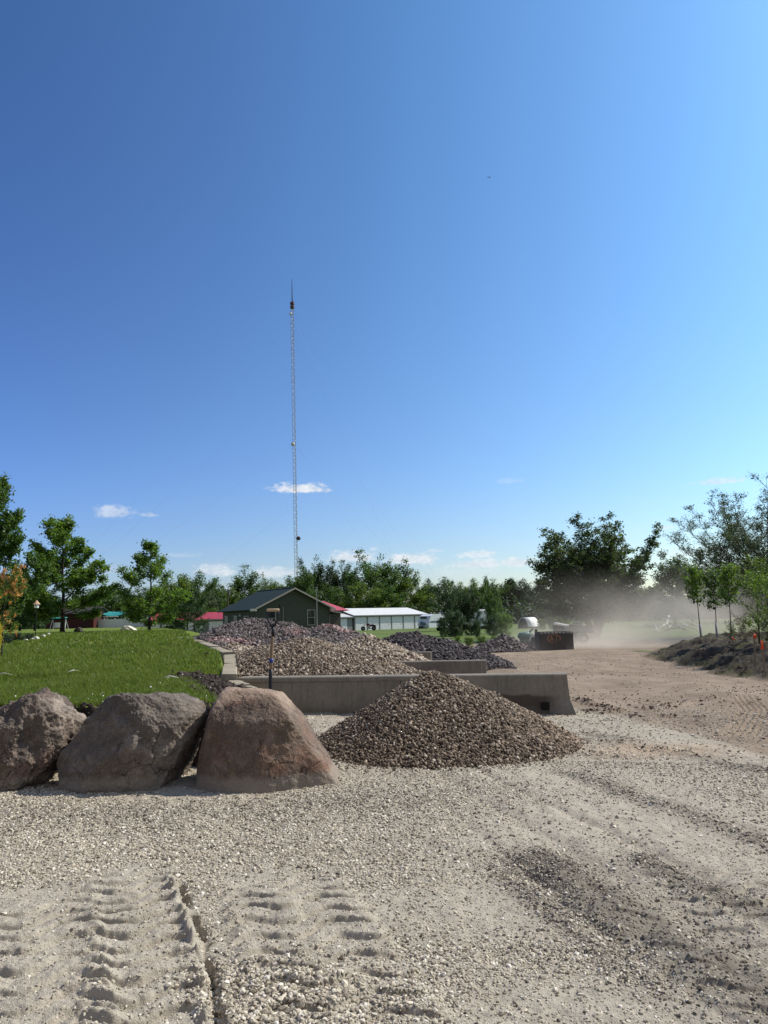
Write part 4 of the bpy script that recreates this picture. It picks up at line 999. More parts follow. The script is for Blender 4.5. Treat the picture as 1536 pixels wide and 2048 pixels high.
la, lb = P(296, 1270, 107.5), P(462, 1270, 105.5)
garage_row('storage_garage', 'low storage garages with a red metal roof left of the green house', (la.x, 107.5), (lb.x, 105.5), 7.0, 2.15, 3.15, [.7, 3.1, 5.0, 7.0, 9.9], 2.0, 1.85, M_red, M_gwall)
ra, rb = P(672, 1258, 113), P(853, 1258, 124)
Lr = math.hypot(rb.x - ra.x, 11)
garage_row('storage_garage', 'long row of white door storage garages under a pale metal roof', (ra.x + 2.6, 113 + 2.1), (rb.x, 124), 8.5, 2.25, 3.35, [1.2 + i * 2.34 for i in range(6)], 2.05, 1.95, ribbed('white_metal_roof', (.62, .61, .59), .5, 0, .4, .4, .08), simple('storage_wall_pale', (.22, .225, .22), .7, .1), hip=.5)
garage_row('storage_garage', 'short lower storage garage joined to the house end of the long row', (ra.x - .6, 112.6), (ra.x + 2.3, 114.9), 8.0, 2.05, 2.95, [.55, 2.1], 1.25, 1.8, ribbed('white_metal_roof_old', (.52, .52, .51), .5, 0, .4, .4, .08), simple('storage_wall_pale_old', (.20, .205, .2), .7, .1))
# red-roofed building behind the house
ba, bb = P(640, 1240, 112), P(693, 1240, 118)
r0 = thing('barn', 'small building with a red hipped roof peeking out behind the house', 'building', (ba.x, 112, -.03), math.atan2(6, bb.x - ba.x))
Lb = math.hypot(bb.x - ba.x, 6)
MB().box((Lb / 2, 3.2, 1.55), (Lb, 6.4, 3.1)).build('wall', simple('barn_wall', (.14, .13, .12), .8), r0)
m = MB(); e = .35
pts = [(-e, -e, 3.05), (Lb + e, -e, 3.05), (Lb + e, 6.4 + e, 3.05), (-e, 6.4 + e, 3.05), (1.5, 3.2, 4.55), (Lb - 1.6, 3.2, 4.55)]
m.add(pts, [(0, 1, 5, 4), (1, 2, 5), (2, 3, 4, 5), (3, 0, 4), (3, 2, 1, 0)]); m.build('roof', M_red, r0)

# ---- dark red shed, white fence and teal awning on the far left
sx0, sx1 = P(92, 1256, 130), P(188, 1256, 130)
shed = thing('shed', 'long dark red shed behind the big maple on the lawn', 'shed', (sx0.x, 130, 1.2))
Ls = sx1.x - sx0.x
M_shed = ribbed('shed_boards', (.050, .014, .012), .3, 0, .4, .85, .2)
MB().prism([(0, -.1), (6, -.1), (6, 2.6), (3, 3.5), (0, 2.6)], 'x', 0, Ls).build('wall', M_shed, shed)
m = MB().slab((-.4, -.5, 2.5), (Ls + .4, -.5, 2.5), (Ls + .4, 3, 3.62), (-.4, 3, 3.62), .1)
m.slab((Ls + .4, 6.5, 2.5), (-.4, 6.5, 2.5), (-.4, 3, 3.62), (Ls + .4, 3, 3.62), .1); m.build('roof', simple('shed_roof', (.035, .03, .03), .8), shed)
MB().box((Ls - 1.3, -.03, 1.0), (1.6, .06, 2.0)).build('door', simple('shed_door', (.03, .012, .012), .8), shed)
MB().box((Ls - .06, -.05, 1.3), (.14, .08, 2.6)).build('corner_board', simple('shed_corner_red', (.22, .03, .025), .8), shed)
fa, fb = P(187, 1256, 132), P(338, 1257, 128)
fence = thing('fence', 'white panelled fence below the teal awning, beyond the lawn', 'fence', (fa.x, 132, 1.2), math.atan2(-4, fb.x - fa.x))
Lf = math.hypot(fb.x - fa.x, 4); M_fence = simple('vinyl_white', (.56, .60, .62), .5, .06)
npan = 7
for i in range(npan): MB().box(((i + .5) * Lf / npan, 0, .72), (Lf / npan - .16, .05, 1.45)).build('panel', M_fence, fence)
for i in range(npan + 1): MB().box((i * Lf / npan, 0, .76), (.14, .14, 1.62), None, .02).build('post', M_fence, fence)
ga, gb = P(190, 1228, 133.5), P(262, 1228, 133.5)
aw = thing('awning', 'teal fabric awning sagging above the white fence', 'awning', (ga.x, 133.5, 1.2))
La = gb.x - ga.x; m = MB(); N = 14; vs = []
for i in range(N + 1):
    q = i / N; sag = .95 * (1 - (2 * q - 1) ** 2)
    for j in range(5):
        k = j / 4; vs.append((q * La, k * 2.2, 2.95 - sag * (1 - .45 * k) + .3 * k - .15 * math.sin(k * 3.1)))
n0 = len(vs); vs += [(x, y, z - .05) for x, y, z in vs]; fs = []
for i in range(N):
    for j in range(4):
        k = i * 5 + j; fs += [(k, k + 1, k + 6, k + 5), (n0 + k + 5, n0 + k + 6, n0 + k + 1, n0 + k)]
for i in range(N): fs += [(i * 5, i * 5 + 5, n0 + i * 5 + 5, n0 + i * 5), (i * 5 + 9, i * 5 + 4, n0 + i * 5 + 4, n0 + i * 5 + 9)]
m.add(vs, fs); m.build('canvas', simple('teal_canvas', (.02, .20, .20), .7), aw, True)
for x in (0, La):
    for y in (0, 2.2): MB().tube([(x, y, 0), (x, y, 3.0 + .25 * (y > 0))], .06, 8).build('post', M_offwhite, aw)
MB().box((La * .45, -.2, 1.9), (2.6, .12, .10)).build('valance', M_white, aw)

# ---- guyed radio mast
tb = P(594.5, 1240, 205); tt = P(584.5, 603, 205)
MH = tt.z
mast = thing('radio_mast', 'very tall guyed lattice radio mast rising above the trees', 'radio mast', (tb.x, 205, 0))
lean = Vector((tt.x - tb.x, 0, 0))
M_steelg = simple('galvanised_steel', (.36, .37, .38), .5, .1, 1, 0, .3); M_dark = simple('antenna_dark', (.05, .045, .045), .6)
fw = .50
ctr = lambda z: lean * (z / MH)
leg = [Vector((fw * math.cos(a), fw * math.sin(a), 0)) for a in (R(200), R(320), R(80))]
for k in range(3): MB().tube([leg[k] + ctr(z) + Vector((0, 0, z)) for z in (0, MH * .33, MH * .66, MH)], .048, 6).build('leg', M_steelg, mast)
m = MB(); nb = 96; st_ = MH / nb
for i in range(nb):
    for k in range(3):
        a_, b_ = leg[k], leg[(k + 1) % 3]; z0, z1 = i * st_, (i + 1) * st_
        m.tube([a_ + ctr(z0) + Vector((0, 0, z0)), b_ + ctr(z0) + Vector((0, 0, z0))], .030, 4, False)
        p0, p1 = (a_, b_) if i % 2 else (b_, a_)
        m.tube([p0 + ctr(z0) + Vector((0, 0, z0)), p1 + ctr(z1) + Vector((0, 0, z1))], .026, 4, False)
m.build('lattice', M_steelg, mast)
wt = P(583.5, 558, 205).z
MB().tube([lean + Vector((0, 0, MH)), lean * (wt / MH) + Vector((0, 0, MH + (wt - MH) * .5)), lean * (wt / MH) + Vector((0, 0, wt))], [.16, .11, .05], 8).build('whip_antenna', M_dark, mast)
m = MB()
for q in (.3, 1.4): m.tube([lean + Vector((0, 0, MH - q)), lean + Vector((0, 0, MH - q - .6))], .62, 10)
m.build('top_collar', simple('antenna_red', (.09, .035, .035), .6), mast)
def dish(px, py, side, name='dish', r=.75):
    q = P(px, py, 205); c = Vector((q.x - tb.x, -.55, q.z))
    rot = Matrix.Rotation(R(90), 4, 'X') @ Matrix.Rotation(R(25 * side), 4, 'Y')
    o = MB().lathe([(r * .25, -.45), (r * .96, -.32), (r, -.25), (r, .18), (r * .9, .24), (r * .4, .34)], c, 16, rot).build(name, M_offwhite if side < 0 else M_dark, mast, True)
    MB().tube([c + Vector((0, .3, 0)), Vector((ctr(q.z).x, 0, q.z))], .07, 6).build('bracket', M_dark, o)
dish(586, 889, -1, r=.5); dish(597.5, 1077, 1, r=.55); dish(581.5, 629, -1, r=.35)
M_guy = simple('guy_wire', (.34, .37, .42), .6)
for (hpy, ex, ey) in ((640, -78, 4), (760, -78, 4), (886, -78, 4), (1010, -50, 3), (640, 40, -40), (760, 40, -40), (886, 40, -40), (640, 36, 50), (886, 36, 50)):
    z = P(588, hpy, 205).z; a_ = ctr(z) + Vector((0, 0, z)); b_ = Vector((ex, ey, 0)); pts = []
    for i in range(13):
        q = i / 12; v = a_.lerp(b_, q); v.z -= 1.6 * math.sin(math.pi * q); pts.append(v)
    MB().tube(pts, .008, 4, False).build('guy_wire', M_guy, mast)
# power line wires between the two utility poles and off to the side are too thin to read

# =================================================================== VEHICLES
M_rubber = simple('tyre_rubber', (.018, .018, .018), .85); M_chrome = simple('bright_metal', (.45, .45, .46), .3, .1, 4, 0, .8); M_blk = simple('black_paint', (.014, .014, .016), .4)
def wheel(parent, c, r, w, axis='y', name='wheel'):
    rot = Matrix.Rotation(R(90), 4, 'X') if axis == 'y' else Matrix.Rotation(R(90), 4, 'Y')
    o = MB().lathe([(r * .62, -w / 2), (r * .93, -w / 2), (r, -w * .3), (r, w * .3), (r * .93, w / 2), (r * .62, w / 2)], c, 18, rot).build(name, M_rubber, parent, True)
    MB().lathe([(r * .12, -w * .55), (r * .61, -w * .38), (r * .61, w * .38), (r * .12, w * .55)], c, 14, rot).build('rim', M_chrome, o)
    return o
# motorcycle in front of the garages
q = P(737, 1259, 111)
bike = thing('motorcycle', 'dark touring motorcycle parked in front of the white garage doors', 'motorcycle', (q.x, 111, -.03), R(8))
wheel(bike, (-.78, 0, .32), .32, .14); wheel(bike, (.78, 0, .32), .32, .17)
MB().tube([(-.3, 0, .78), (0, 0, .86), (.25, 0, .80)], [.13, .19, .12], 10).build('fuel_tank', simple('bike_tank', (.10, .02, .02), .3), bike, True)
MB().tube([(.2, 0, .74), (.55, 0, .72), (.85, 0, .86)], [.12, .17, .12], 10).build('seat', M_blk, bike, True)
MB().box((0, 0, .45), (.55, .34, .38), None, .06).build('engine', M_chrome, bike)
MB().tube([(-.78, .0, .34), (-.45, 0, .98)], .045, 8).build('fork', M_chrome, bike)
MB().tube([(-.3, -.42, 1.05), (-.45, -.2, 1.02), (-.45, .2, 1.02), (-.3, .42, 1.05)], .025, 8).build('handlebar', M_chrome, bike)
MB().slab((-.62, -.24, 1.02), (-.62, .24, 1.02), (-.44, .20, 1.38), (-.44, -.20, 1.38), .02).build('windscreen', M_offwhite, bike)
MB().lathe([(.05, -.06), (.11, -.02), (.11, .06)], (-.62, 0, .92), 12, Matrix.Rotation(R(-90), 4, 'Y')).build('headlight', M_white, bike)
for s in (-1, 1): MB().box((.82, s * .24, .62), (.45, .18, .34), None, .05).build('pannier', M_blk, bike)
MB().tube([(-.05, .22, .3), (.5, .24, .3), (1.0, .24, .34)], .05, 8).build('exhaust', M_chrome, bike)

def camper(px, pyb, y, rz, L, Wd, Hh, label, nose=True):
    q = P(px, pyb, y); r0 = thing('camper_trailer', label, 'camper', (q.x, y, -.03), rz)
    z0 = .45; prof = [(0, z0), (L, z0), (L, Hh), (.75, Hh), (.28, Hh - .22), (.02, Hh * .62), (-.10, Hh * .45), (0, z0)]
    prof = prof[:-1]
    m = MB(); m.prism(prof, 'y', -Wd / 2, Wd / 2); body = m.build('body', simple('camper_white', (.66, .70, .72), .4, .05), r0)
    MB().box((.32 * 0 - .02, 0, Hh * .80), (.05, Wd * .56, .28), Matrix.Rotation(R(-24), 4, 'Y')).build('front_window', M_glass, r0)
    MB().box((L * .40, -Wd / 2 - .01, Hh * .66), (L * .26, .03, .42)).build('side_window', M_glass, r0); MB().box((L * .86, -Wd / 2 - .01, Hh * .66), (.5, .03, .4)).build('side_window', M_glass, r0)
    MB().box((L * .66, -Wd / 2 - .012, Hh * .5), (.6, .03, Hh * .66)).build('door', simple('camper_door', (.58, .6, .6), .5), r0)
    m = MB(); m.prism([(-.05, 1.05), (L, .86), (L, .95), (.6, 1.24), (.2, 1.22)], 'y', -Wd / 2 - .014, -Wd / 2 - .002); m.build('stripe', simple('camper_stripe', (.10, .14, .18), .4), r0)
    m = MB(); m.prism([(-Wd * .28, Hh * .40), (-Wd * .05, Hh * .34), (Wd * .3, Hh * .37), (Wd * .26, Hh * .56), (Wd * .12, Hh * .60), (0, Hh * .54), (-Wd * .2, Hh * .52)], 'x', -.13, -.105); m.build('front_graphic', simple('camper_graphic', (.12, .17, .21), .5), r0)
    MB().box((L * .5, 0, Hh + .12), (.8, .6, .24), None, .05).build('roof_vent', M_offwhite, r0)
    for s in (-1, 1):
        for xx in (L * .5, L * .5 + .75): wheel(r0, (xx, s * (Wd / 2 - .15), .30), .32, .2)
    m = MB(); m.tube([(.2, -.45, .42), (-.95, 0, .40)], .05, 6); m.tube([(.2, .45, .42), (-.95, 0, .40)], .05, 6); m.build('hitch', M_blk, r0)
    MB().box((-.45, 0, .52), (.35, .5, .25), None, .04).build('propane_box', M_blk, r0)
    return r0
camper(848, 1262, 92.5, R(38), 6.2, 2.0, 2.05, 'white camper trailer with a rounded nose beside the garage row')
camper(900, 1256, 104, R(18), 6.0, 2.1, 2.3, 'second white camper behind the dark bushes, only its roof showing')
# pickup / RV whose white roof shows above the bushes
q = P(958, 1256, 100)
rv = thing('motorhome', 'white motorhome with a roof unit showing above the bushes', 'motorhome', (q.x, 100, -.03), R(10))
m = MB(); m.prism([(0, .4), (2.9, .4), (2.9, 1.5), (2.6, 1.75), (2.3, 2.15), (1.9, 2.2), (0, 2.2)], 'y', -1.0, 1.0); m.build('body', simple('motorhome_white', (.62, .64, .66), .4), rv)
MB().box((2.55, 0, 1.88), (.05, 1.7, .34), Matrix.Rotation(R(35), 4, 'Y')).build('windscreen', M_glass, rv)
MB().box((1.4, -1.01, 1.65), (1.3, .03, .42)).build('side_window', M_glass, rv)
MB().box((.5, 0, 2.36), (.8, .7, .3), None, .06).build('roof_unit', M_white, rv)
for xx in (.6, 2.3):
    for s in (-1, 1): wheel(rv, (xx, s * .85, .34), .34, .24)
# white shelter beyond the bushes
q0, q1 = P(1046, 1256, 97), P(1074, 1256, 97)
sh = thing('shelter', 'low white hooped shelter with a ribbed cover on the grass', 'shelter', (q0.x, 97, -.03), R(30))
Ls = (q1.x - q0.x) * 1.02; m = MB(); arc = [(1.05 - 2.1 * i / 12, 1.25 * max(0, 1 - (1 - 2 * i / 12) ** 2) ** .62 + .12) for i in range(13)]
n = len(arc); vs = [(x, y * k, z * k) for k in (1, .96) for x in (0, Ls) for (y, z) in arc]; fs = []
for i in range(n - 1): fs += [(i, i + 1, n + i + 1, n + i), (3 * n + i, 3 * n + i + 1, 2 * n + i + 1, 2 * n + i), (i + 1, i, 2 * n + i, 2 * n + i + 1), (n + i, n + i + 1, 3 * n + i + 1, 3 * n + i)]
m.add(vs, fs); m.build('cover', ribbed('shelter_cover', (.72, .72, .71), .55, 0, .5, .6, .05), sh, True)
MB().prism([(y * .94, z * .94) for y, z in arc] + [(-.98, 0), (.98, 0)], 'x', .04, .08).build('end_panel', simple('shelter_dark', (.03, .035, .04), .8), sh)
MB().box((Ls / 2, -1.06, .10), (Ls, .06, .24)).build('base_board', M_blk, sh)

# ---- dumpster with an orange emblem
q0, q1 = P(1080, 1298, 35.6), P(1147, 1297, 35.6)
dw = q1.x - q0.x; dh = P(1110, 1264, 35.6).z
dump = thing('dumpster', 'dark dusty dumpster with an orange ring emblem on its front', 'dumpster', (q0.x, 35.6, 0), R(-3))
M_dump = simple('dumpster_dark', (.028, .026, .026), .7, .4, 3, .2)
m = MB(); th_ = .05
m.box((dw / 2, 0, dh / 2), (dw, th_, dh)); m.box((dw / 2, 1.5, dh / 2), (dw, th_, dh)); m.box((th_ / 2, .75, dh / 2 - .003), (th_, 1.45, dh)); m.box((dw - th_ / 2, .75, dh / 2 - .003), (th_, 1.45, dh)); m.box((dw / 2, .75, .10), (dw - .1, 1.45, .06))
m.build('body', M_dump, dump)
m = MB()
for i in range(9): m.box((.09 + i * (dw - .18) / 8, -.03, dh - .045 + .012 * (i % 2)), (dw / 12, .07, .07), None, .015)
m.build('ribbed_rim', simple('dumpster_rim', (.20, .19, .18), .7), dump)
m = MB()
for i in range(1, 5): m.box((i * dw / 5, -.045, dh * .45), (.05, .05, dh * .8))
m.build('stiffener', M_dump, dump)
M_orange = simple('emblem_orange', (.30, .115, .045), .7)
ec = Vector((dw * .42, -.075, dh * .64)); m = MB(); N = 30; vs = []; er, ew = .24, .035
for y in (0, .02):
    for i in range(N + 1):
        a = R(-60 + 300 * i / N + 30)
        for rr_ in (er, er - ew): vs.append((ec.x + rr_ * 1.28 * math.cos(a), ec.y + y, ec.z + rr_ * .80 * math.sin(a)))
n2 = 2 * (N + 1); fs = []
for i in range(N): k = i * 2; fs += [(k, k + 2, k + 3, k + 1), (n2 + k + 1, n2 + k + 3, n2 + k + 2, n2 + k), (k + 2, k, n2 + k, n2 + k + 2), (k + 1, k + 3, n2 + k + 3, n2 + k + 1)]
m.add(vs, fs); em = m.build('emblem', M_orange, dump)
def lettering(txt, size, parent, loc, mat, name='lettering', ext=.006):
    cu = bpy.data.curves.new('txt', 'FONT'); cu.body = txt; cu.size = size; cu.extrude = ext; cu.align_x = 'CENTER'
    o = bpy.data.objects.new('txt', cu); col.objects.link(o)
    me = bpy.data.meshes.new_from_object(o.evaluated_get(bpy.context.evaluated_depsgraph_get()))
    bpy.data.objects.remove(o, do_unlink=True); bpy.data.curves.remove(cu)
    me.materials.clear(); me.materials.append(mat)
    r_ = link(name, me, parent, loc); r_.rotation_euler = (R(90), 0, 0); return r_
lettering('A', .30, em, (ec.x - .10, ec.y, ec.z - .10), M_orange); lettering('J', .26, em, (ec.x + .12, ec.y, ec.z - .08), M_orange)
# ---- flatbed trailer with junk behind the dumpster
q0, q1 = P(1100, 1284, 43), P(1182, 1284, 43)
tr_ = thing('trailer', 'dark flatbed trailer with odds and ends parked behind the dumpster', 'trailer', (q0.x, 43, 0), R(4))
tl = q1.x - q0.x
MB().box((tl / 2, 0, .62), (tl, 1.5, .12), None, .02).build('deck', simple('trailer_deck', (.06, .055, .05), .8), tr_)
MB().box((tl * .62, -.76, .80), (tl * .7, .06, .30)).build('side_rail', M_greyt, tr_)
for xx in (tl * .45, tl * .72):
    for s in (-1, 1): wheel(tr_, (xx, s * .8, .30), .30, .2)
MB().tube([(0, 0, .55), (-.7, 0, .5)], .05, 8).build('tongue', M_blk, tr_)
q = P(1122, 1257, 43); junk = MB().box((0, 0, 0), (.75, .5, .14), Matrix.Rotation(R(12), 4, 'Y'), .03).build('white_board', M_white, None); junk.location = (q.x, 42.9, 1.03); tag(junk, 'small white board lying on a load behind the dumpster', 'board')
q = P(1128, 1262, 43); c_ = thing('crate', 'dark crate standing on the trailer deck behind the dumpster', 'crate', (q.x, 43.05, .69))
MB().box((0, 0, .15), (1.1, .6, .28), None, .02).build('crate_box', simple('crate_dark', (.05, .05, .05), .8), c_); MB().box((0, 0, .31), (1.14, .64, .05), None, .01).build('lid', simple('crate_lid', (.10, .10, .10), .7), c_)
q = P(1152, 1260, 43); c_ = thing('engine_block', 'grey machine part on the trailer deck behind the dumpster', 'machine part', (q.x, 43.0, .69))
MB().box((0, 0, .16), (.7, .5, .3), None, .06).build('casing', M_dump, c_); MB().tube([(-.2, 0, .3), (-.1, 0, .45), (.3, 0, .42)], .05, 8).build('pipe', M_greyt, c_)
# ---- mint green garden tractor beside the dumpster
q0, q1 = P(1036, 1294, 38.5), P(1080, 1293, 38.5)
gt = thing('garden_tractor', 'old mint green garden tractor with a pale fender left of the dumpster', 'tractor', (q0.x, 38.5, 0), R(4))
M_mint = simple('mint_paint', (.13, .20, .17), .45, .2); gl = q1.x - q0.x
MB().tube([(0.05, 0, .50), (.12, 0, .55), (.55, 0, .60), (.62, 0, .58)], [.10, .20, .23, .16], 12).build('hood', M_mint, gt, True)
m = MB()
for s in (-1, 1):
    arc = [(gl - .28 + .30 * math.cos(R(a)), .34 + .34 * math.sin(R(a))) for a in range(0, 181, 20)]
    for (p0, p1) in zip(arc[:-1], arc[1:]): m.slab((p0[0], s * .36 - .11, p0[1]), (p0[0], s * .36 + .11, p0[1]), (p1[0], s * .36 + .11, p1[1]), (p1[0], s * .36 - .11, p1[1]), .02)
m.build('fender', simple('fender_pale', (.48, .53, .50), .5), gt)
MB().box((gl - .30, 0, .62), (.32, .36, .08), None, .03).build('seat', M_blk, gt); MB().box((gl - .14, 0, .78), (.07, .34, .26), None, .03).build('backrest', M_blk, gt)
MB().lathe([(.13, -.012), (.155, 0), (.13, .012)], (.70, 0, .86), 16, Matrix.Rotation(R(-35), 4, 'Y')).build('steering_wheel', M_blk, gt); MB().tube([(.62, 0, .6), (.70, 0, .86)], .015, 6).build('steering_column', M_blk, gt)
MB().box((gl * .5, 0, .34), (gl * .75, .4, .14), None, .03).build('chassis', M_mint, gt)
for s in (-1, 1): wheel(gt, (gl - .28, s * .36, .28), .28, .20); wheel(gt, (.2, s * .34, .17), .17, .12)
# ---- scrap and bleached timber in the far field on the right
def plank(px, py, y, L, rz, tilt, label, mat, w=.16):
    q = P(px, py, y); o = MB().box((0, 0, 0), (L, w, .10), None, .015).build('timber', mat, None); o.location = (q.x, y, max(q.z, .08)); o.rotation_euler = (0, tilt, rz); tag(o, label, 'timber')
M_bleach = simple('bleached_timber', (.62, .60, .54), .8, .1)
plank(1384, 1246, 62, 1.5, R(-30), R(26), 'bleached plank leaning in the dusty field, upper of two', M_bleach); plank(1380, 1254, 61, 1.3, R(-35), R(18), 'bleached plank lying in the dusty field, lower of two', M_bleach)
r0 = thing('scrap_pile', 'pale heap of scrap branches and boards in the dusty field', 'scrap pile', (P(1336, 1260, 66).x, 66, 0))
rs = random.Random(8)
for i in range(16):
    L = rs.uniform(.8, 2.4); a = rs.uniform(0, 3.14); c = Vector((rs.gauss(0, .8), rs.gauss(0, .6), rs.uniform(.1, 1.1))); d_ = Vector((math.cos(a), math.sin(a), rs.uniform(-.3, .5))) * L / 2
    if rs.random() < .5: MB().tube([c - d_, c + d_ * .2 + Vector((0, 0, .05)), c + d_], [.06, .05, .025], 6).build('branch', M_bleach if rs.random() < .5 else M_polewood, r0)
    else: MB().box(c, (L, .16, .05), Matrix.Rotation(a, 4, 'Z') @ Matrix.Rotation(rs.uniform(-.4, .4), 4, 'Y')).build('board', M_bleach, r0)

# ---- things on the lawn
q = P(255, 1266, 47); zz = zat(q.x, 47)
me = boulder_mesh('white_rock', [(-.6, 0, .8, .22), (.45, 0, .9, .20), (0, 0, 1, .19), (1, 0, .3, .44), (-1, 0, .2, .36), (0, -1, .4, .26), (0, 1, .2, .28), (0, 0, -1, .2)], 20, 5, 30, simple('white_limestone', (.62, .57, .47), .8, .15, 5, .3), nz=(.03, .02, .006), centre=(0, 0, .14))
tag(link('white_rock', me, loc=(q.x, 47, zz)), 'low white rock lying on the lawn in front of the fence', 'rock')
q = P(157, 1263, 46); me = boulder_mesh('dark_rock', [(-.6, 0, .8, .16), (.6, 0, .8, .2), (0, 0, 1, .2), (1, 0, .3, .2), (-1, 0, .2, .2), (0, -1, .4, .2), (0, 1, .2, .2), (0, 0, -1, .2)], 14, 6, 20, simple('dark_stump', (.05, .045, .04), .9), nz=(.03, .02, .006), centre=(0, 0, .12))
tag(link('stump', me, loc=(q.x, 46, zat(q.x, 46))), 'dark low stump on the lawn right of the big maple trunk', 'stump')
# bird house on a thin pole
q = P(73, 1211, 32); zb = zat(q.x, 32)
bh = thing('birdhouse', 'white birdhouse with a pointed tan roof on a thin pole', 'birdhouse', (q.x, 32, zb))
h_ = q.z - zb
MB().tube([(0, 0, -.1), (0, 0, h_ - .08)], .018, 8).build('pole', M_blk, bh)
hb_ = MB().lathe([(.09, -.10), (.10, .0), (.10, .06)], (0, 0, h_), 8).build('house_body', M_white, bh)
MB().lathe([(.16, .05), (.10, .11), (.015, .22)], (0, 0, h_), 10).build('roof', simple('birdhouse_roof', (.42, .27, .16), .7), bh)
MB().lathe([(.022, 0), (.022, .012)], (0, -.103, h_), 10, Matrix.Rotation(R(90), 4, 'X')).build('entrance_hole', M_black, hb_)
# garden swing / chairs beneath the maple
q = P(118, 1262, 58); gz_ = zat(q.x, 58)
gs = thing('garden_swing', 'white garden swing with a teal canopy under the maple', 'garden swing', (q.x, 58, gz_)); gs.scale = (.62, .62, .62)
m = MB().slab((-.75, -.5, 1.62), (.75, -.5, 1.62), (.75, .5, 1.72), (-.75, .5, 1.72), .10); m.build('canopy', simple('swing_teal', (.03, .24, .21), .7), gs)
for s in (-1, 1): MB().tube([(s * .95, -.6, 0), (s * .75, 0, 1.62), (s * .95, .6, 0)], .03, 6).build('frame', M_offwhite, gs)
MB().box((0, 0, .5), (1.4, .5, .06), None, .02).build('seat', M_offwhite, gs); MB().box((0, .26, .8), (1.4, .05, .55), Matrix.Rotation(R(-12), 4, 'X'), .02).build('backrest', M_offwhite, gs)
def garden_stone(px, py, y, r, label, mat):
    q = P(px, py, y); me = boulder_mesh('garden_stone', [(-.6, 0, .8, r * .8), (.6, 0, .8, r * .9), (0, 0, 1, r * .8), (1, 0, .3, r), (-1, 0, .2, r), (0, -1, .3, r), (0, 1, .2, r), (0, 0, -1, r)], 14, int(px), 14, mat, nz=(.1 * r, .05 * r, 0), centre=(0, 0, r * .6))
    tag(link('garden_stone', me, loc=(q.x, y, zat(q.x, y))), label, 'stone', 'pale edging stones by the flower bed')
M_gst = simple('garden_stone_pale', (.46, .43, .37), .85, .15)
for i, (px, y, r) in enumerate(((72, 30, .10), (64, 29, .08), (86, 34, .09), (52, 28, .08), (30, 27, .09), (96, 38, .09))):
    lab = ['palest edging stone right at the foot of the birdhouse pole', 'small edging stone just left of the birdhouse pole', 'edging stone right of the birdhouse pole', 'edging stone under the dark ground junipers', 'edging stone by the yellow shrub', 'last edging stone of the bed, toward the maple trunk'][i]
    garden_stone(px, 1270, y, r, lab, M_gst)
# dry sticks lying on the grass
for (px, py, y, L, a, lab) in ((149, 1328, 13.5, .35, 1.1, 'bleached stick lying on the lawn, the longest in the middle'), (340, 1344, 12.0, .26, .3, 'curved pale stick on the lawn near the soil patch'), (6, 1332, 13.2, .4, -.3, 'pale stick at the very edge of the lawn')):
    q = P(px, py, y); z_ = zat(q.x, y) + .05
    o = MB().tube([(-L / 2, 0, 0), (0, .02, .03), (L / 2, 0, .0)], [.006, .008, .004], 6).build('stick', M_bleach, None, True); o.location = (q.x, y, z_); o.rotation_euler.z = a; tag(o, lab, 'stick')

# ---- survey stakes with orange flagging on the soil mound
M_stake = simple('stake_wood', (.20, .16, .115), .8, .2, 10, .2); M_flag = simple('flagging_orange', (.80, .10, .03), .5, .15)
def stake(px, pyb, pyt, y, label, flags, tilt=0.0, th=.03):
    b = P(px, pyb, y); tz = P(px, pyt, y); zb = zat(b.x, y); r0 = thing('survey_stake', label, 'stake', (b.x, y, zb), 0, 'orange flagged stakes on the soil mound'); H = max(.3, tz.z - zb)
    M_ = Matrix.Rotation(tilt, 4, 'Y')
    MB().box(M_ @ Vector((0, 0, H / 2 - .1)), (th * 1.4, th * .7, H + .2), M_, .003).build('stake', M_stake, r0)
    for (dz, l, sw) in flags:
        c = M_ @ Vector((0, -.03, H - dz)); m = MB(); vs = []
        for i in range(6):
            k = i / 5; w_ = .026
            cx = c.x + sw * k * k; cy = c.y - .02 * math.sin(k * 4); cz = c.z - l * k
            vs += [(cx - w_, cy, cz), (cx + w_, cy + .01, cz - .004)]
        n0 = len(vs); vs += [(x, y_ + .004, z) for x, y_, z in vs]; fs = []
        for i in range(5): k = 2 * i; fs += [(k, k + 1, k + 3, k + 2), (n0 + k + 2, n0 + k + 3, n0 + k + 1, n0 + k), (k + 2, n0 + k + 2, n0 + k, k), (k + 1, n0 + k + 1, n0 + k + 3, k + 3)]
        m.add(vs, fs); m.build('flagging', M_flag, r0)
stake(1510, 1326, 1264, 19.5, 'tall stake with orange flagging on the mound, before the leafy shrubs', [(.04, .12, .03), (.05, .10, -.03)], R(3))
stake(1468, 1296, 1272, 23.5, 'short leaning stake with an orange flag flying sideways', [(.02, .10, .12), (.03, .09, .10)], R(-6))
stake(1528, 1316, 1279, 18.0, 'stake with a long orange flag at the picture edge', [(.02, .20, .02), (.06, .16, -.02)], R(-2))
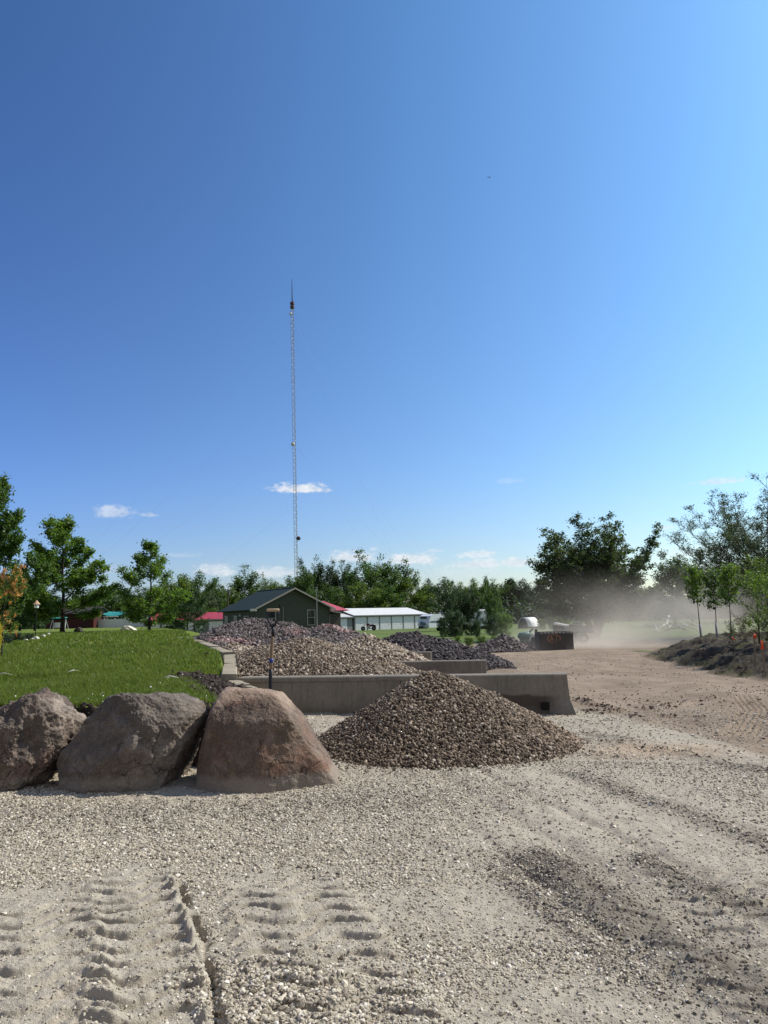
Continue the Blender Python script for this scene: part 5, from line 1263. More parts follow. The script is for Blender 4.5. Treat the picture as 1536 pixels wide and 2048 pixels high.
# =================================================================== TREES
def leaf_mat(name, stops, trans=.45, rough=.5):
    t = material(name); ri = t.new('ShaderNodeNewGeometry').outputs['Random Per Island']
    c = t.ramp(ri, *stops)
    n = t.noise(t.coord(), .8, 3, .6)
    c = t.mix(t.math('MULTIPLY', t.maprange(n, .42, .62), .45), c, tuple(x * 1.25 for x in stops[-2][1]))
    b = t.new('ShaderNodeBsdfPrincipled'); t.put(b.inputs['Base Color'], c); b.inputs['Roughness'].default_value = rough; b.inputs['Specular IOR Level'].default_value = .3
    tr = t.new('ShaderNodeBsdfTranslucent'); t.put(tr.inputs['Color'], t.mix(1.0, c, (1.25, 1.35, .7), 'MULTIPLY'))
    mx = t.new('ShaderNodeMixShader'); mx.inputs[0].default_value = trans
    t.l.new(b.outputs[0], mx.inputs[1]); t.l.new(tr.outputs[0], mx.inputs[2]); t.l.new(mx.outputs[0], t.out.inputs[0])
    return t.m
def bark(name, c):
    t = material(name); v = t.coord(); n = t.noise(t.scalev(v, (6, 6, 1)), 4, 5, .7)
    return finish(t, t.ramp(n, (.3, tuple(x * .5 for x in c)), (.7, tuple(x * 1.3 for x in c))), .9, t.bump(n, .6, .03), spec=.1)
L_mid = leaf_mat('leaves_mid_green', ((0, (0.021, 0.048, 0.011)), (.5, (0.050, 0.095, 0.019)), (.9, (0.089, 0.148, 0.031)), (1, (0.131, 0.190, 0.048))))
L_dark = leaf_mat('leaves_dark_green', ((0, (0.011, 0.029, 0.011)), (.5, (0.027, 0.055, 0.019)), (.9, (0.050, 0.088, 0.029)), (1, (0.084, 0.119, 0.042))), .35)
L_lit = leaf_mat('leaves_yellow_green', ((0, (0.035, 0.066, 0.011)), (.5, (0.079, 0.125, 0.021)), (.9, (0.131, 0.184, 0.035)), (1, (0.178, 0.226, 0.053))), .5)
L_mapl = leaf_mat('leaves_maple', ((0, (0.035, 0.074, 0.017)), (.5, (0.085, 0.152, 0.028)), (.9, (0.150, 0.231, 0.039)), (1, (0.231, 0.300, 0.052))), .5)
L_grey = leaf_mat('leaves_grey_green', ((0, (0.029, 0.049, 0.026)), (.5, (0.058, 0.084, 0.043)), (.9, (0.094, 0.123, 0.065)), (1, (0.145, 0.174, 0.102))), .4)
L_blue = leaf_mat('juniper_blue_green', ((0, (.008, .018, .014)), (.5, (.020, .038, .028)), (.9, (.038, .062, .044)), (1, (.06, .09, .06))), .2)
L_oran = leaf_mat('leaves_orange', ((0, (0.350, 0.138, 0.050)), (.5, (0.600, 0.250, 0.088)), (.9, (0.750, 0.375, 0.163)), (1, (0.825, 0.525, 0.275))), .4)
L_yell = leaf_mat('leaves_gold', ((0, (.20, .15, .012)), (.5, (.42, .33, .02)), (.9, (.58, .48, .04)), (1, (.65, .56, .08))), .4)
L_brwn = leaf_mat('leaves_bronze', ((0, (.035, .026, .014)), (.5, (.075, .058, .026)), (.85, (.125, .090, .036)), (1, (.22, .12, .05))), .4)
B_dark = bark('bark_dark', (.050, .040, .032)); B_grey = bark('bark_grey', (.085, .072, .060))

def leaf_quads(rng, pts, size, flat=.55, aspect=.62, sig=.28):
    n = len(pts); l = size * np.exp(rng.normal(0, sig, n)); w = l * aspect * rng.uniform(.75, 1.2, n)
    nrm = rng.normal(0, 1, (n, 3)); nrm[:, 2] = np.abs(nrm[:, 2]) + flat; nrm /= np.linalg.norm(nrm, axis=1)[:, None]
    a = rng.normal(0, 1, (n, 3)); a -= (a * nrm).sum(1)[:, None] * nrm; a /= np.linalg.norm(a, axis=1)[:, None]
    b = np.cross(nrm, a)
    V = np.stack([pts - a * l[:, None] * .5, pts + b * w[:, None] * .5, pts + a * l[:, None] * .5 + nrm * l[:, None] * .08, pts - b * w[:, None] * .5], 1)
    V[:, 1] -= nrm * l[:, None] * .10; V[:, 3] -= nrm * l[:, None] * .10
    return V.reshape(-1, 3), np.arange(4 * n).reshape(-1, 4)
PROF = {
    'oval': lambda q: math.sin(math.pi * min(1, .12 + .86 * q)) ** .7,
    'cone': lambda q: (1 - q) ** .75 * min(1, .55 + 3 * q),
    'vase': lambda q: .75 + .35 * math.sin(math.pi * q) - .25 * q,
    'round': lambda q: math.sqrt(max(.05, 1 - (1.7 * q - .75) ** 2)),
    'column': lambda q: .6 + .4 * math.sin(math.pi * q) if q < .8 else .9 * (1 - q) * 3 + .05,
}
def tree_geo(seed, H, Rc, r0, first=.2, trunk_top=.95, n1=22, n2=7, prof='oval', el0=25, el1=65, curve=25, leaf_n=6000, leaf_s=.25, clump=.28, nside=5, stems=1, in_=.30, n3=0, along=.35, leaf_flat=.55, jitter=.2, twigr=.008):
    rng = np.random.default_rng(seed); m = MB(); anchors = []; wts = []
    pf = PROF[prof]
    for st in range(stems):
        sa = rng.uniform(0, 6.28); sl = (0 if stems == 1 else rng.uniform(.10, .30))
        npt = 9; tp = []
        wob = rng.normal(0, .014 * H, (npt, 2)).cumsum(0) * .6
        for i in range(npt):
            q = i / (npt - 1); tp.append(Vector((wob[i, 0] * q + sl * H * q * math.cos(sa), wob[i, 1] * q + sl * H * q * math.sin(sa), q * trunk_top * H)))
        rs = [r0 * (1.35 if i == 0 and stems == 1 else 1) * (1 - .88 * (i / (npt - 1))) / math.sqrt(stems) for i in range(npt)]
        tp[0].z = -.15 if H > 2 else -.05
        m.tube(tp, rs, 8 if H > 3 else 6)
        def tr(q):
            f = q * (npt - 1); i = min(int(f), npt - 2); return tp[i].lerp(tp[i + 1], f - i)
        k1 = max(3, n1 // stems); ph = rng.uniform(0, 6.28)
        for i in range(k1):
            q = ((i + rng.uniform(.2, .8)) / k1) ** (1.45 if prof == 'cone' else 1.0); t_ = first + (1 - first) * q
            base = tr(min(1, t_ / 1.0)); az_ = ph + i * 2.399 + rng.normal(0, .3)
            L = Rc * pf(q) * rng.uniform(1 - jitter, 1 + jitter)
            e0 = R(el0 + (el1 - el0) * q + rng.normal(0, 7)); pts = [base]; d_len = L / 6 / max(.5, math.cos(e0))
            for s in range(6):
                e = e0 + R(curve) * s / 6; a2 = az_ + rng.normal(0, .10); d = Vector((math.cos(a2) * math.cos(e), math.sin(a2) * math.cos(e), math.sin(e)))
                pts.append(pts[-1] + d * d_len)
            br = max(twigr * 1.4, r0 * .42 * (1 - .8 * t_) / math.sqrt(stems)); m.tube(pts, [br * (1 - .82 * s / 6) for s in range(7)], nside, False)
            for j in range(n2):
                s = in_ + (1 - in_) * (j + rng.uniform(0, 1)) / n2; f = s * 6; ii = min(int(f), 5); p0 = pts[ii].lerp(pts[ii + 1], f - ii); dd = (pts[ii + 1] - pts[ii]).normalized()
                sd_ = 1 if j % 2 else -1; side = dd.cross(Vector((0, 0, 1))); side = side.normalized() if side.length > .05 else Vector((1, 0, 0))
                d = (dd * rng.uniform(.5, 1.0) + side * sd_ * rng.uniform(.4, 1.0) + Vector((0, 0, rng.uniform(-.15, .55)))).normalized()
                tl = L * rng.uniform(.25, .48) * (1.15 - .6 * s); p1 = p0 + d * tl * .5 + Vector((0, 0, rng.normal(0, .03) * tl)); p2 = p1 + (d + Vector((0, 0, .25))).normalized() * tl * .5
                m.tube([p0, p1, p2], [max(twigr, br * .35), max(twigr, br * .22), twigr * .6], 4 if twigr < .02 else 3, False)
                ends = [(p0, p1, p2)]
                for _ in range(n3):
                    u = rng.uniform(.3, 1); b0 = p0.lerp(p2, u); d3 = (d + Vector(rng.normal(0, .7, 3)) + Vector((0, 0, .3))).normalized(); t3 = tl * rng.uniform(.3, .6)
                    b1 = b0 + d3 * t3 * .5; b2 = b1 + (d3 + Vector(rng.normal(0, .25, 3))).normalized() * t3 * .5
                    m.tube([b0, b1, b2], [twigr * .8, twigr * .6, twigr * .35], 3, False); ends.append((b0, b1, b2))
                for (a_, b_, c_) in ends:
                    for u in (.45, .75, 1.0): anchors.append(a_.lerp(b_, u * 2) if u < .5 else b_.lerp(c_, (u - .5) * 2)); wts.append(rng.uniform(.4, 1.3) * (.2 + (L / Rc) ** 1.7))
            anchors.append(pts[-1]); wts.append(1.2); anchors.append(pts[-2]); wts.append(along * 2)
        anchors.append(tp[-1]); wts.append(2.0)
        anchors.append(tp[-2]); wts.append(1.0)
    A = np.array([tuple(a) for a in anchors]); W = np.array(wts); W /= W.sum()
    idx = rng.choice(len(A), leaf_n, p=W)
    off = rng.normal(0, 1, (leaf_n, 3)) * clump * np.array([1, 1, .75])
    pts = A[idx] + off
    pts = pts[pts[:, 2] > .02 * H]
    V, F = leaf_quads(rng, pts, leaf_s, leaf_flat)
    return m, V, F
def mb_mesh(m, name, mat):
    me = bpy.data.meshes.new(name); me.from_pydata(m.v, [], m.f); me.materials.append(mat); me.polygons.foreach_set('use_smooth', np.ones(len(me.polygons), bool)); return me
PROTO = {}; PROTO_R = {}
def proto(key, leaf, brk, **kw):
    m, V, F = tree_geo(**kw); PROTO[key] = (mb_mesh(m, 'trunk', brk), np_mesh('crown', V, F, False, mats=[leaf]), float(np.percentile(V[:, 2], 99.2)), V)
    PROTO_R[key] = float(np.percentile(np.abs(V[:, 0]), 98))
def plant(key, name, label, cat, x, y, z, h, rz=0.0, wide=1.0, group=None, leaf=None, tilt=0.0):
    tm, cm, H, V = PROTO[key]; s = h / H
    r0 = thing(name, label, cat, (x, y, z), rz, group); r0.scale = (s * wide, s * wide, s); r0.rotation_euler.y = tilt
    link('trunk', tm, r0); c = link('crown', cm, r0)
    if leaf is not None:
        c.data = leaf_variant(key, leaf)
    return r0
_lv = {}
def leaf_variant(key, leaf):
    if (key, leaf.name) not in _lv:
        me = PROTO[key][1].copy(); me.materials.clear(); me.materials.append(leaf); _lv[(key, leaf.name)] = me
    return _lv[(key, leaf.name)]
# --- background wood
for i, (Rc, pr, fi, e0, e1) in enumerate(((4.6, 'oval', .14, 25, 70), (5.0, 'round', .12, 15, 65), (3.8, 'cone', .10, 10, 50), (4.9, 'vase', .20, 38, 70), (4.4, 'oval', .08, 28, 70), (3.4, 'column', .10, 35, 70))):
    proto('wood%d' % i, L_mid if i % 2 else L_dark, B_dark, seed=100 + i, H=10, Rc=Rc, r0=.22, first=fi, n1=26, n2=7, prof=pr, el0=e0 - 12, el1=e1 - 10, curve=20, leaf_n=9000, leaf_s=.36, clump=.46, nside=4, jitter=.32, twigr=.03)
proto('thicket', L_mid, B_dark, seed=131, H=4, Rc=2.3, r0=.10, first=.05, n1=26, n2=6, prof='round', el0=20, el1=70, curve=20, leaf_n=6000, leaf_s=.22, clump=.30, nside=4, stems=3, jitter=.3, twigr=.012)
def wood(px, ptop, y, wpx, v, label, leaf=None, name='background_tree', grp='trees of the far treeline', zb=-.03):
    b = P(px, 1240, y); tp = P(px, ptop, y); h = (tp.z - zb)
    w0 = 2 * PROTO_R['wood%d' % v] * h / PROTO['wood%d' % v][2]; wide = (wpx / 1538 * y) / w0
    return plant('wood%d' % v, name, label, 'tree', b.x, y, zb, h, random.Random(int(px * 7 + y)).uniform(0, 6.28), max(.7, min(1.8, wide * 1.35)), grp, leaf)
D, M_, Lt = L_dark, L_mid, L_lit
WOOD = [
 (20, 1195, 150, 70, 1, 'dark tree mass at the far edge behind the orange leaved tree', D), (62, 1178, 160, 70, 0, 'dark tree just behind the birdhouse', D), (95, 1196, 165, 60, 4, 'low dark tree between the birdhouse and the maple trunk', D),
 (168, 1188, 165, 70, 1, 'tree rising above the dark red shed', D), (205, 1171, 160, 64, 4, 'tree standing behind the left end of the white fence', M_), (236, 1174, 170, 60, 1, 'tree directly above the teal awning', D), (262, 1181, 165, 50, 0, 'small tree past the end of the teal awning, left of the slim maple', M_),
 (308, 1176, 165, 56, 3, 'tree glimpsed behind the slim maple crown', D), (345, 1142, 118, 62, 4, 'bright tree just right of the slim maple', Lt), (383, 1149, 124, 56, 1, 'tree behind the dark utility pole above the red garages', M_), (408, 1166, 140, 44, 0, 'dull green tree over the left part of the red garage roof', L_grey),
 (428, 1163, 150, 36, 5, 'narrow tree above the red garage roof', M_), (447, 1181, 155, 46, 1, 'low tree by the utility pole left of the green house', Lt), (468, 1186, 160, 34, 4, 'low dark tree touching the green roof edge', D), (487, 1137, 160, 58, 4, 'tall tree standing clear above the left slope of the house roof', M_),
 (512, 1170, 165, 34, 0, 'small tree at the foot of the tall tree above the house roof', D), (531, 1156, 168, 30, 3, 'thin airy tree above the middle of the house roof', Lt), (552, 1172, 170, 28, 5, 'smallest treetop near the house ridge', M_), (580, 1158, 165, 40, 1, 'yellow green tree just left of the mast foot', Lt),
 (603, 1140, 160, 46, 4, 'tree the radio mast rises from', M_), (622, 1124, 165, 44, 0, 'dark tree with a forked top right of the mast', D), (652, 1122, 168, 44, 3, 'dark tree above the right slope of the house roof', D), (681, 1128, 165, 42, 4, 'round dark tree above the red hipped roof', D), (706, 1132, 172, 40, 0, 'dark treetop between the red hipped roof and the tallest tree', D),
 (662, 1172, 140, 50, 1, 'low lit tree just behind the red hipped roof', M_), (745, 1112, 148, 76, 4, 'tallest bright tree above the white garages', M_), (792, 1120, 152, 58, 3, 'open topped tree right of the tallest one', M_), (722, 1168, 135, 60, 1, 'bushy tree right behind the short garage', Lt), (772, 1170, 138, 64, 0, 'bushy tree behind the middle of the white garages', M_),
 (822, 1150, 150, 50, 1, 'sloping shouldered tree above the right garage doors', Lt), (846, 1164, 155, 40, 4, 'dark tree above the end of the white garages', D), (868, 1163, 165, 40, 0, 'dark tree above the rounded nose camper', D), (892, 1160, 168, 44, 1, 'even green tree above the campers', M_), (915, 1166, 165, 40, 4, 'tree right above the dark bush clump', M_),
 (938, 1161, 168, 42, 0, 'lit tree above the motorhome roof', Lt), (962, 1165, 165, 40, 1, 'tree just right of the motorhome roof', M_), (980, 1158, 172, 24, 5, 'thin treetop poking up above its neighbours beyond the bushes', D), (1000, 1163, 165, 40, 4, 'tree above the lit end of the bushes', M_), (1022, 1160, 168, 40, 2, 'pointed tree to the left of the white shelter', D), (1044, 1166, 166, 40, 0, 'dark tree above the white shelter', D),
 (1066, 1163, 165, 44, 1, 'tree at the left flank of the big dusty tree', D), (1096, 1170, 160, 50, 4, 'tree half hidden by the left branches of the big dusty tree', D), (1130, 1180, 165, 56, 1, 'low tree seen through the left of the dust', D), (1300, 1172, 150, 60, 1, 'low tree just right of the big dusty tree', L_grey), (1262, 1180, 155, 60, 4, 'tree seen between the lower branches of the big dusty tree', D),
 (1215, 1182, 160, 60, 0, 'tree hidden behind the big dusty trunk', D), (1350, 1106, 88, 64, 0, 'feathery grey green tree in the dust left of the bare branched tree', L_grey), (1385, 1110, 92, 60, 4, 'grey green tree behind the young staked trees', L_grey), (1430, 1150, 105, 70, 1, 'dull tree low behind the young trees', L_grey), (1480, 1150, 110, 80, 4, 'dark tree filling the gap behind the bare branched tree', L_grey), (1530, 1120, 100, 80, 1, 'dark tree at the far edge behind the leafy shrubs', D),
]
for (px, pt, y, w, v, lab, lf) in WOOD:
    zb = 1.15 if px < 190 else -.03
    wood(px, pt, y, w, v, lab, lf, zb=zb)
# undergrowth along the foot of the wood: one belt of bushes nobody could count
rng = np.random.default_rng(77)
cx = np.concatenate([rng.uniform(-1, 1, 420)]); px_ = (cx * .5 + .5) * 1700 - 80
Vs, Fs, off = [], [], 0
for i in range(420):
    y = rng.uniform(140, 178); b = P(px_[i], 1240, y); hgt = rng.uniform(2.2, 5.5); n = 170
    if 455 < px_[i] < 700 and y < 150: y = 165; b = P(px_[i], 1240, y)
    u = rng.normal(0, 1, (n, 3)); u /= np.linalg.norm(u, axis=1)[:, None]; u *= rng.uniform(.4, 1, (n, 1)) ** .5
    pts = u * np.array([rng.uniform(1.6, 3.2), 1.8, hgt * .5]) + np.array([b.x, y, hgt * .5]); V, F = leaf_quads(rng, pts, .52); Vs.append(V); Fs.append(F + off); off += len(V)
tag(link('undergrowth', np_mesh('undergrowth', np.concatenate(Vs), np.concatenate(Fs), False, mats=[L_dark])), 'dark undergrowth filling the foot of the treeline', 'undergrowth', kind='stuff')

# --- nearer single trees
proto('maple', L_mapl, B_dark, seed=11, H=7, Rc=3.1, r0=.12, first=.13, n1=38, n2=8, prof='cone', el0=2, el1=58, curve=30, leaf_n=24000, leaf_s=.16, clump=.13, jitter=.28, n3=1, twigr=.008)
proto('slim_maple', L_mapl, B_dark, seed=15, H=6, Rc=2.5, r0=.085, first=.10, n1=30, n2=7, prof='cone', el0=0, el1=58, curve=28, leaf_n=12000, leaf_s=.15, clump=.15, jitter=.35, n3=1, twigr=.007)
def at(px, pyt, y, zb=None):
    b = P(px, 1250, y); z = zat(b.x, y) if zb is None else zb; return b.x, y, z, P(px, pyt, y).z - z
x, y, z, h = at(125, 1042, 45); plant('maple', 'maple_tree', 'full branched maple with a dark trunk on the lawn, right of the birdhouse', 'tree', x, y, z, h, .6, 1.12)
x, y, z, h = at(299, 1086, 45); plant('slim_maple', 'maple_tree', 'slim airy maple on the lawn in front of the white fence', 'tree', x, y, z, h, 2.2, 1.0)
x, y, z, h = at(-34, 960, 34); plant('maple', 'maple_tree', 'tall tree at the picture edge, only its outer branches showing', 'tree', x, y, z, h, 3.9, .78, leaf=L_mid)
x, y, z, h = at(70, 1150, 78); plant('wood1', 'dark_tree', 'dark shade tree between the edge tree and the maple, behind the birdhouse pole', 'tree', x, y, z, h, 1.0, 1.25, leaf=L_dark)
x, y, z, h = at(40, 1165, 88); plant('wood4', 'dark_tree', 'deep shade tree behind the orange leaved branches', 'tree', x, y, z, h, 2.0, 1.5, leaf=L_dark)
x, y, z, h = at(375, 1183, 62, .25); plant('wood1', 'dark_tree', 'small round dark tree in front of the white doors of the red roof garages', 'tree', x, y, z, h, .4, 1.15, leaf=L_dark)
x, y, z, h = at(345, 1195, 68, .4); plant('wood4', 'dark_tree', 'small leafy tree at the lawn corner, left of the round dark one', 'tree', x, y, z, h, 1.9, 1.2, leaf=L_mapl)
# orange leaved young tree and golden shrub by the edge, blue junipers below
proto('small_tree', L_mid, B_grey, seed=21, H=3, Rc=1.0, r0=.05, first=.22, n1=20, n2=6, prof='round', el0=20, el1=65, curve=20, leaf_n=3200, leaf_s=.085, clump=.10, jitter=.25, n3=1, twigr=.004)
x, y, z, h = at(6, 1128, 19); tr1 = plant('small_tree', 'azalea_tree', 'leafy small tree with clusters of orange blooms at the picture edge', 'tree', x, y, z, h, 0, .85, leaf=L_lit)
Vc = PROTO['small_tree'][3]; rg2 = np.random.default_rng(4); cl = Vc[rg2.choice(len(Vc), 150)]; cl = cl[cl[:, 2] > .8]
pts = (cl[:, None, :] + rg2.normal(0, .05, (len(cl), 18, 3))).reshape(-1, 3); V, F = leaf_quads(rg2, pts, .085); link('blossoms', np_mesh('blossoms', V, F, False, mats=[L_oran]), tr1)
x, y, z, h = at(-4, 1232, 17); plant('thicket', 'golden_shrub', 'golden yellow shrub at the picture edge beside the lawn', 'shrub', x - .06, y, z, h * .95, 0, .5, leaf=L_yell)
for i, (px, yy, hh, w, lab) in enumerate(((12, 25, .42, 1.6, 'blue green ground juniper closest to the golden shrub'), (36, 27, .40, 1.7, 'blue green ground juniper in the middle of the bed'), (58, 29, .34, 1.4, 'blue green ground juniper nearest the birdhouse pole'))):
    b = P(px, 1275, yy); plant('thicket', 'juniper', lab, 'juniper', b.x, yy, zat(b.x, yy) - .05, hh, i * 1.3, w, 'low junipers by the flower bed', leaf=L_blue)

# big spreading tree in the dust
proto('big_tree', L_dark, B_dark, seed=38, H=8, Rc=4.2, r0=.62, first=.30, trunk_top=.66, n1=72, n2=9, prof='vase', el0=5, el1=68, curve=22, stems=4, leaf_n=52000, leaf_s=.19, clump=.17, jitter=.22, n3=2, twigr=.010, in_=.22)
b = P(1190, 1278, 51); plant('big_tree', 'spreading_tree', 'big spreading dark tree with a thick trunk standing in the dust cloud', 'tree', b.x, 51, -.02, P(1190, 1052, 51).z / 1.0, 2.3, (228 / 1538 * 51) / (2 * PROTO_R['big_tree'] * P(1190, 1052, 51).z / PROTO['big_tree'][2]), leaf=leaf_mat('leaves_big_tree', ((0, (.018, .034, .013)), (.5, (.044, .068, .024)), (.9, (.080, .112, .040)), (1, (.12, .155, .06))), .45))
# bare branched tree on the right
proto('locust', L_grey, B_dark, seed=49, H=9, Rc=4.6, r0=.44, first=.25, trunk_top=.70, n1=66, n2=9, prof='vase', el0=8, el1=64, curve=22, stems=3, leaf_n=100000, leaf_s=.088, clump=.13, jitter=.22, n3=3, twigr=.016, in_=.2)
b = P(1534, 1230, 47); plant('locust', 'bare_branched_tree', 'wide tree with many dark bare looking branches and sparse small leaves', 'tree', b.x + .6, 47, -.02, P(1534, 985, 47).z / 1.0, 1.0, (320 / 1538 * 47) / (2 * PROTO_R['locust'] * P(1534, 985, 47).z / PROTO['locust'][2]))
# young nursery trees on the mound
proto('whip', L_mapl, B_grey, seed=53, H=3.2, Rc=.60, r0=.034, first=.50, n1=24, n2=5, prof='oval', el0=35, el1=75, curve=12, leaf_n=1900, leaf_s=.105, clump=.085, jitter=.25, n3=0, twigr=.005, in_=.15)
proto('whip2', L_mid, B_grey, seed=58, H=3.2, Rc=.66, r0=.034, first=.48, n1=19, n2=6, prof='round', el0=20, el1=65, curve=20, leaf_n=1600, leaf_s=.12, clump=.10, jitter=.35, n3=0, twigr=.005, in_=.15)
M_wrap = simple('trunk_wrap_pale', (.36, .35, .38), .8, .15)
for i, (px, pt, y, w, til, lab, wrap) in enumerate(((1403, 1130, 33, 1.0, -.02, 'young staked tree at the tip of the mound, first of the young row', .9), (1435, 1134, 31.5, 1.0, 0.0, 'young tree with a bulky pale trunk wrap, second in the young row', 1.0), (1464, 1128, 27.5, .95, -.02, 'young tree with a plain dark trunk behind the bronze shrub', 0))):
    b = P(px, 1285, y); z = zat(b.x, y); o = plant('whip2' if i == 1 else 'whip', 'young_tree', lab, 'tree', b.x, y, z, P(px, pt, y).z - z, i * 2.1, w, 'young trees on the soil mound', tilt=til)
    if wrap: MB().tube([(0, 0, -.02), (.0, 0, .4), (0, 0, .75 * wrap)], [.050, .052 if i == 0 else .066, .045], 10).build('trunk_wrap', M_wrap, o, True)
x, y, z, h = at(1516, 1112, 24); plant('small_tree', 'leafy_tree', 'dense bright green young tree at the right of the mound', 'tree', x, y, z, h, 1.0, .95, leaf=L_lit)
x, y, z, h = at(1540, 1140, 22.5); plant('small_tree', 'leafy_tree', 'green young tree cut by the picture edge on the mound', 'tree', x, y, z, h, 2.6, 1.0, leaf=L_mapl)
proto('shrub', L_brwn, B_grey, seed=61, H=1.2, Rc=.62, r0=.03, first=.18, n1=24, n2=5, prof='vase', el0=35, el1=70, curve=10, leaf_n=1900, leaf_s=.055, clump=.06, stems=4, jitter=.3, n3=1, twigr=.004)
for (px, pt, y, w, lf, lab) in ((1486, 1222, 25, 1.15, L_brwn, 'bronze leaved shrub in front of the young trees'), (1456, 1240, 25.5, 1.0, L_dark, 'dark leaved shrub at the foot of the plain trunked young tree'), (1518, 1226, 23.5, 1.1, L_brwn, 'brown green shrub under the leafy trees on the mound'), (1542, 1228, 22, 1.0, L_grey, 'dull shrub cut by the picture edge on the mound')):
    x, y, z, h = at(px, pt, y); plant('shrub', 'shrub', lab, 'shrub', x, y, z - .03, h, px, w, 'shrubs on the soil mound', leaf=lf)
# dark bush clump before the campers, lit shrubs at its foot and beside the shelter
for (px, pt, y, w, lf, key, lab) in ((902, 1176, 66, .62, L_dark, 'wood1', 'tall dark bush in front of the camper trailers'), (922, 1170, 68, .70, L_dark, 'wood4', 'tall dark bush in the middle of the clump before the motorhome'), (943, 1182, 67, .62, L_dark, 'wood0', 'tall dark bush right of the middle of the clump'), (990, 1178, 72, .72, L_mid, 'wood1', 'rounded leafy bush between the motorhome and the white shelter')):
    b = P(px, 1270, y); plant(key, 'tall_bush', lab, 'bush', b.x, y, -.5, P(px, pt, y).z + .5, px, w, 'dark bushes before the campers', leaf=lf)
for (px, pt, y, w, lf, lab) in ((886, 1236, 62, .8, L_dark, 'low dark bush at the hitch of the rounded nose camper'), (910, 1222, 60, 1.1, L_dark, 'low dark bush under the middle of the clump'), (952, 1240, 60, 1.0, L_dark, 'low dark bush just below the motorhome roof'), (985, 1230, 58, .9, L_dark, 'dark bush at the shaded right of the clump'), (1012, 1226, 57, .85, L_mapl, 'lit leafy bush at the right end of the clump beside the shelter'),
                               (938, 1274, 41, 1.2, L_lit, 'bright green weedy shrub behind the dark purple heap'), (962, 1272, 42, 1.1, L_lit, 'bright green weedy shrub beside the small far heap'), (915, 1272, 44, 1.0, L_mapl, 'green weedy shrub peeking over the dark purple heap'), (985, 1272, 44, .9, L_mapl, 'green weeds behind the small far heap'),
                               (1084, 1238, 84, 1.2, L_lit, 'pale green shrub on the grass right of the shelter'), (1104, 1234, 84, 1.1, L_grey, 'grey green shrub above the dumpster'), (1134, 1236, 80, 1.2, L_lit, 'pale green shrub behind the trailer'), (1160, 1238, 78, 1.2, L_grey, 'grey green shrub left of the big trunk')):
    b = P(px, 1270, y); plant('thicket', 'bush', lab, 'bush', b.x, y, -.08, max(.4, P(px, pt, y).z + .08), px * 1.7, w, 'low bushes', leaf=lf)
# weeds along the retaining wall edge
rg3 = np.random.default_rng(9)
for i, (px, yy, hh, lab) in enumerate(((430, 19.5, .16, 'leafy weed clump hanging over the retaining wall at its bend'), (410, 23, .16, 'leafy weed clump behind the far part of the retaining wall'), (440, 17.0, .15, 'dry pale weed clump beside the tan retaining block'), (395, 26, .14, 'leafy weed clump near the far end of the retaining wall'))):
    xw_ = float(xb(yy)) - .32; plant('thicket', 'weed', lab, 'weeds', xw_, yy, zat(xw_ - .1, yy) - .03, hh, i, 1.0, 'weeds along the retaining wall', leaf=L_mapl if i != 2 else L_brwn)

# --- a bird far up in the blue
q = P(978, 355, 60); m = MB()
m.tube([(-.16, 0, 0), (-.08, 0, .0), (.06, 0, .01), (.14, 0, .0), (.17, 0, 0)], [.008, .035, .045, .026, .005], 8)
for s in (-1, 1):
    m.slab((-.05, s * .03, .02), (.07, s * .03, .02), (.06, s * .22, .09), (-.04, s * .22, .09), .008); m.slab((-.04, s * .22, .09), (.06, s * .22, .09), (-.02, s * .40, .05), (-.06, s * .38, .05), .006)
m.slab((-.16, -.02, .005), (-.16, .02, .005), (-.26, .045, .005), (-.26, -.045, .005), .006)
o = m.build('bird', simple('bird_dark', (.03, .03, .032), .7), None, True); o.location = q; o.rotation_euler = (R(20), 0, R(40)); o.scale = (.6, .6, .6); tag(o, 'tiny dark bird flying high in the clear sky', 'bird')

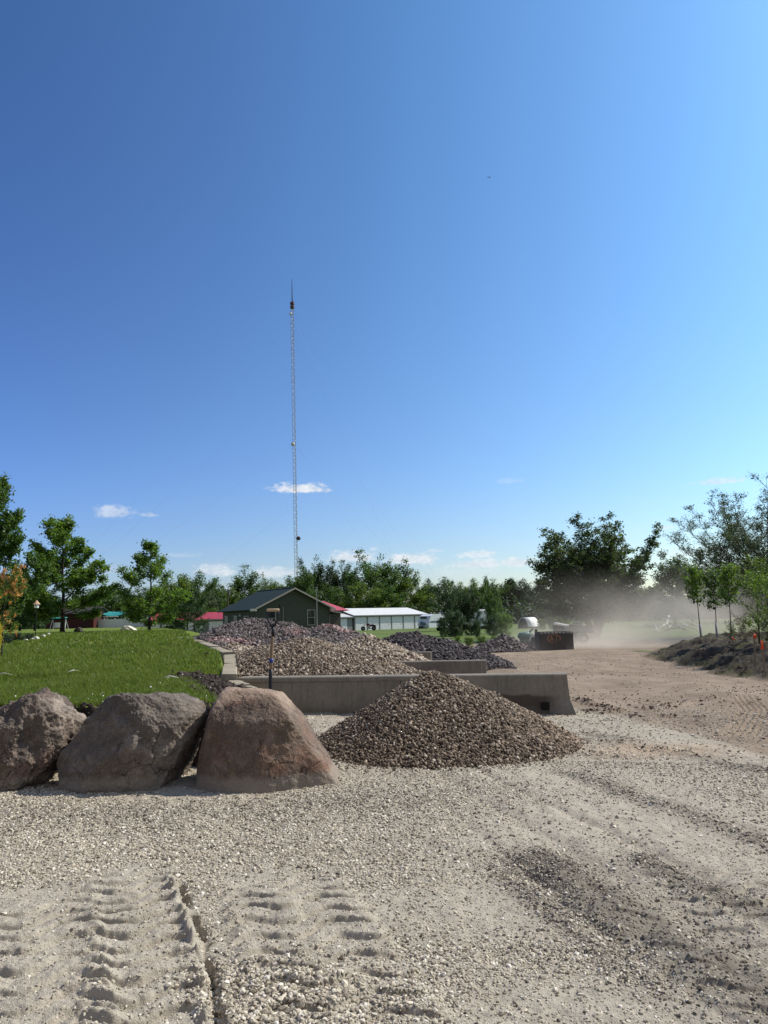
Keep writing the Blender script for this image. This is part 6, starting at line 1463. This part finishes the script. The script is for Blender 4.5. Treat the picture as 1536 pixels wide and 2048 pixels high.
# =================================================================== DUST
bx0, bx1, by0, by1, bz1 = 5.0, 21.0, 33.2, 47.5, 6.2
dm = MB().box(((bx0 + bx1) / 2, (by0 + by1) / 2, bz1 / 2 - .3), (bx1 - bx0, by1 - by0, bz1 + .4))
t = material('dust'); v = t.coord(); s = t.new('ShaderNodeSeparateXYZ'); t.l.new(v, s.inputs[0])
X_, Y_, Z_ = s.outputs
def bell(val, c, w):
    q = t.math('MULTIPLY', t.math('SUBTRACT', val, c), 1.0 / w); return t.math('EXPONENT', t.math('MULTIPLY', t.math('MULTIPLY', q, q), -1.0))
body = t.math('MULTIPLY', t.math('MULTIPLY', bell(X_, 12.2, 3.6), .75), t.math('EXPONENT', t.math('MULTIPLY', t.math('MAXIMUM', Z_, 0.0), -.55)))
body = t.math('ADD', body, t.math('MULTIPLY', t.math('MULTIPLY', bell(X_, 15.9, 2.6), bell(Z_, 1.3, 1.2)), .75))
low_ = t.math('MULTIPLY', t.math('MULTIPLY', bell(X_, 9.0, 2.2), t.math('EXPONENT', t.math('MULTIPLY', t.math('MAXIMUM', Z_, 0.0), -2.4))), 3.8)
body = t.math('ADD', body, low_)
ey = t.math('MULTIPLY', t.maprange(Y_, 33.3, 36.5), t.maprange(Y_, 47.3, 44.0))
ex = t.math('MULTIPLY', t.maprange(X_, 5.1, 7.4), t.maprange(X_, 20.8, 17.5)); ez_ = t.maprange(Z_, 4.4, 2.2)
nz_ = t.maprange(t.noise(v, .42, 4, .6, .4), .34, .68, .18, 1.5)
den = t.math('MULTIPLY', t.math('MULTIPLY', t.math('MULTIPLY', body, nz_), t.math('MULTIPLY', ex, ey)), ez_)
pv = t.new('ShaderNodeVolumePrincipled'); pv.inputs['Color'].default_value = (.84, .77, .68, 1); pv.inputs['Anisotropy'].default_value = .25
t.put(pv.inputs['Density'], t.math('MULTIPLY', den, .14)); t.l.new(pv.outputs[0], t.out.inputs['Volume'])
tag(dm.build('dust', t.m, None), 'pale dust cloud drifting over the dirt road', 'dust', kind='stuff')
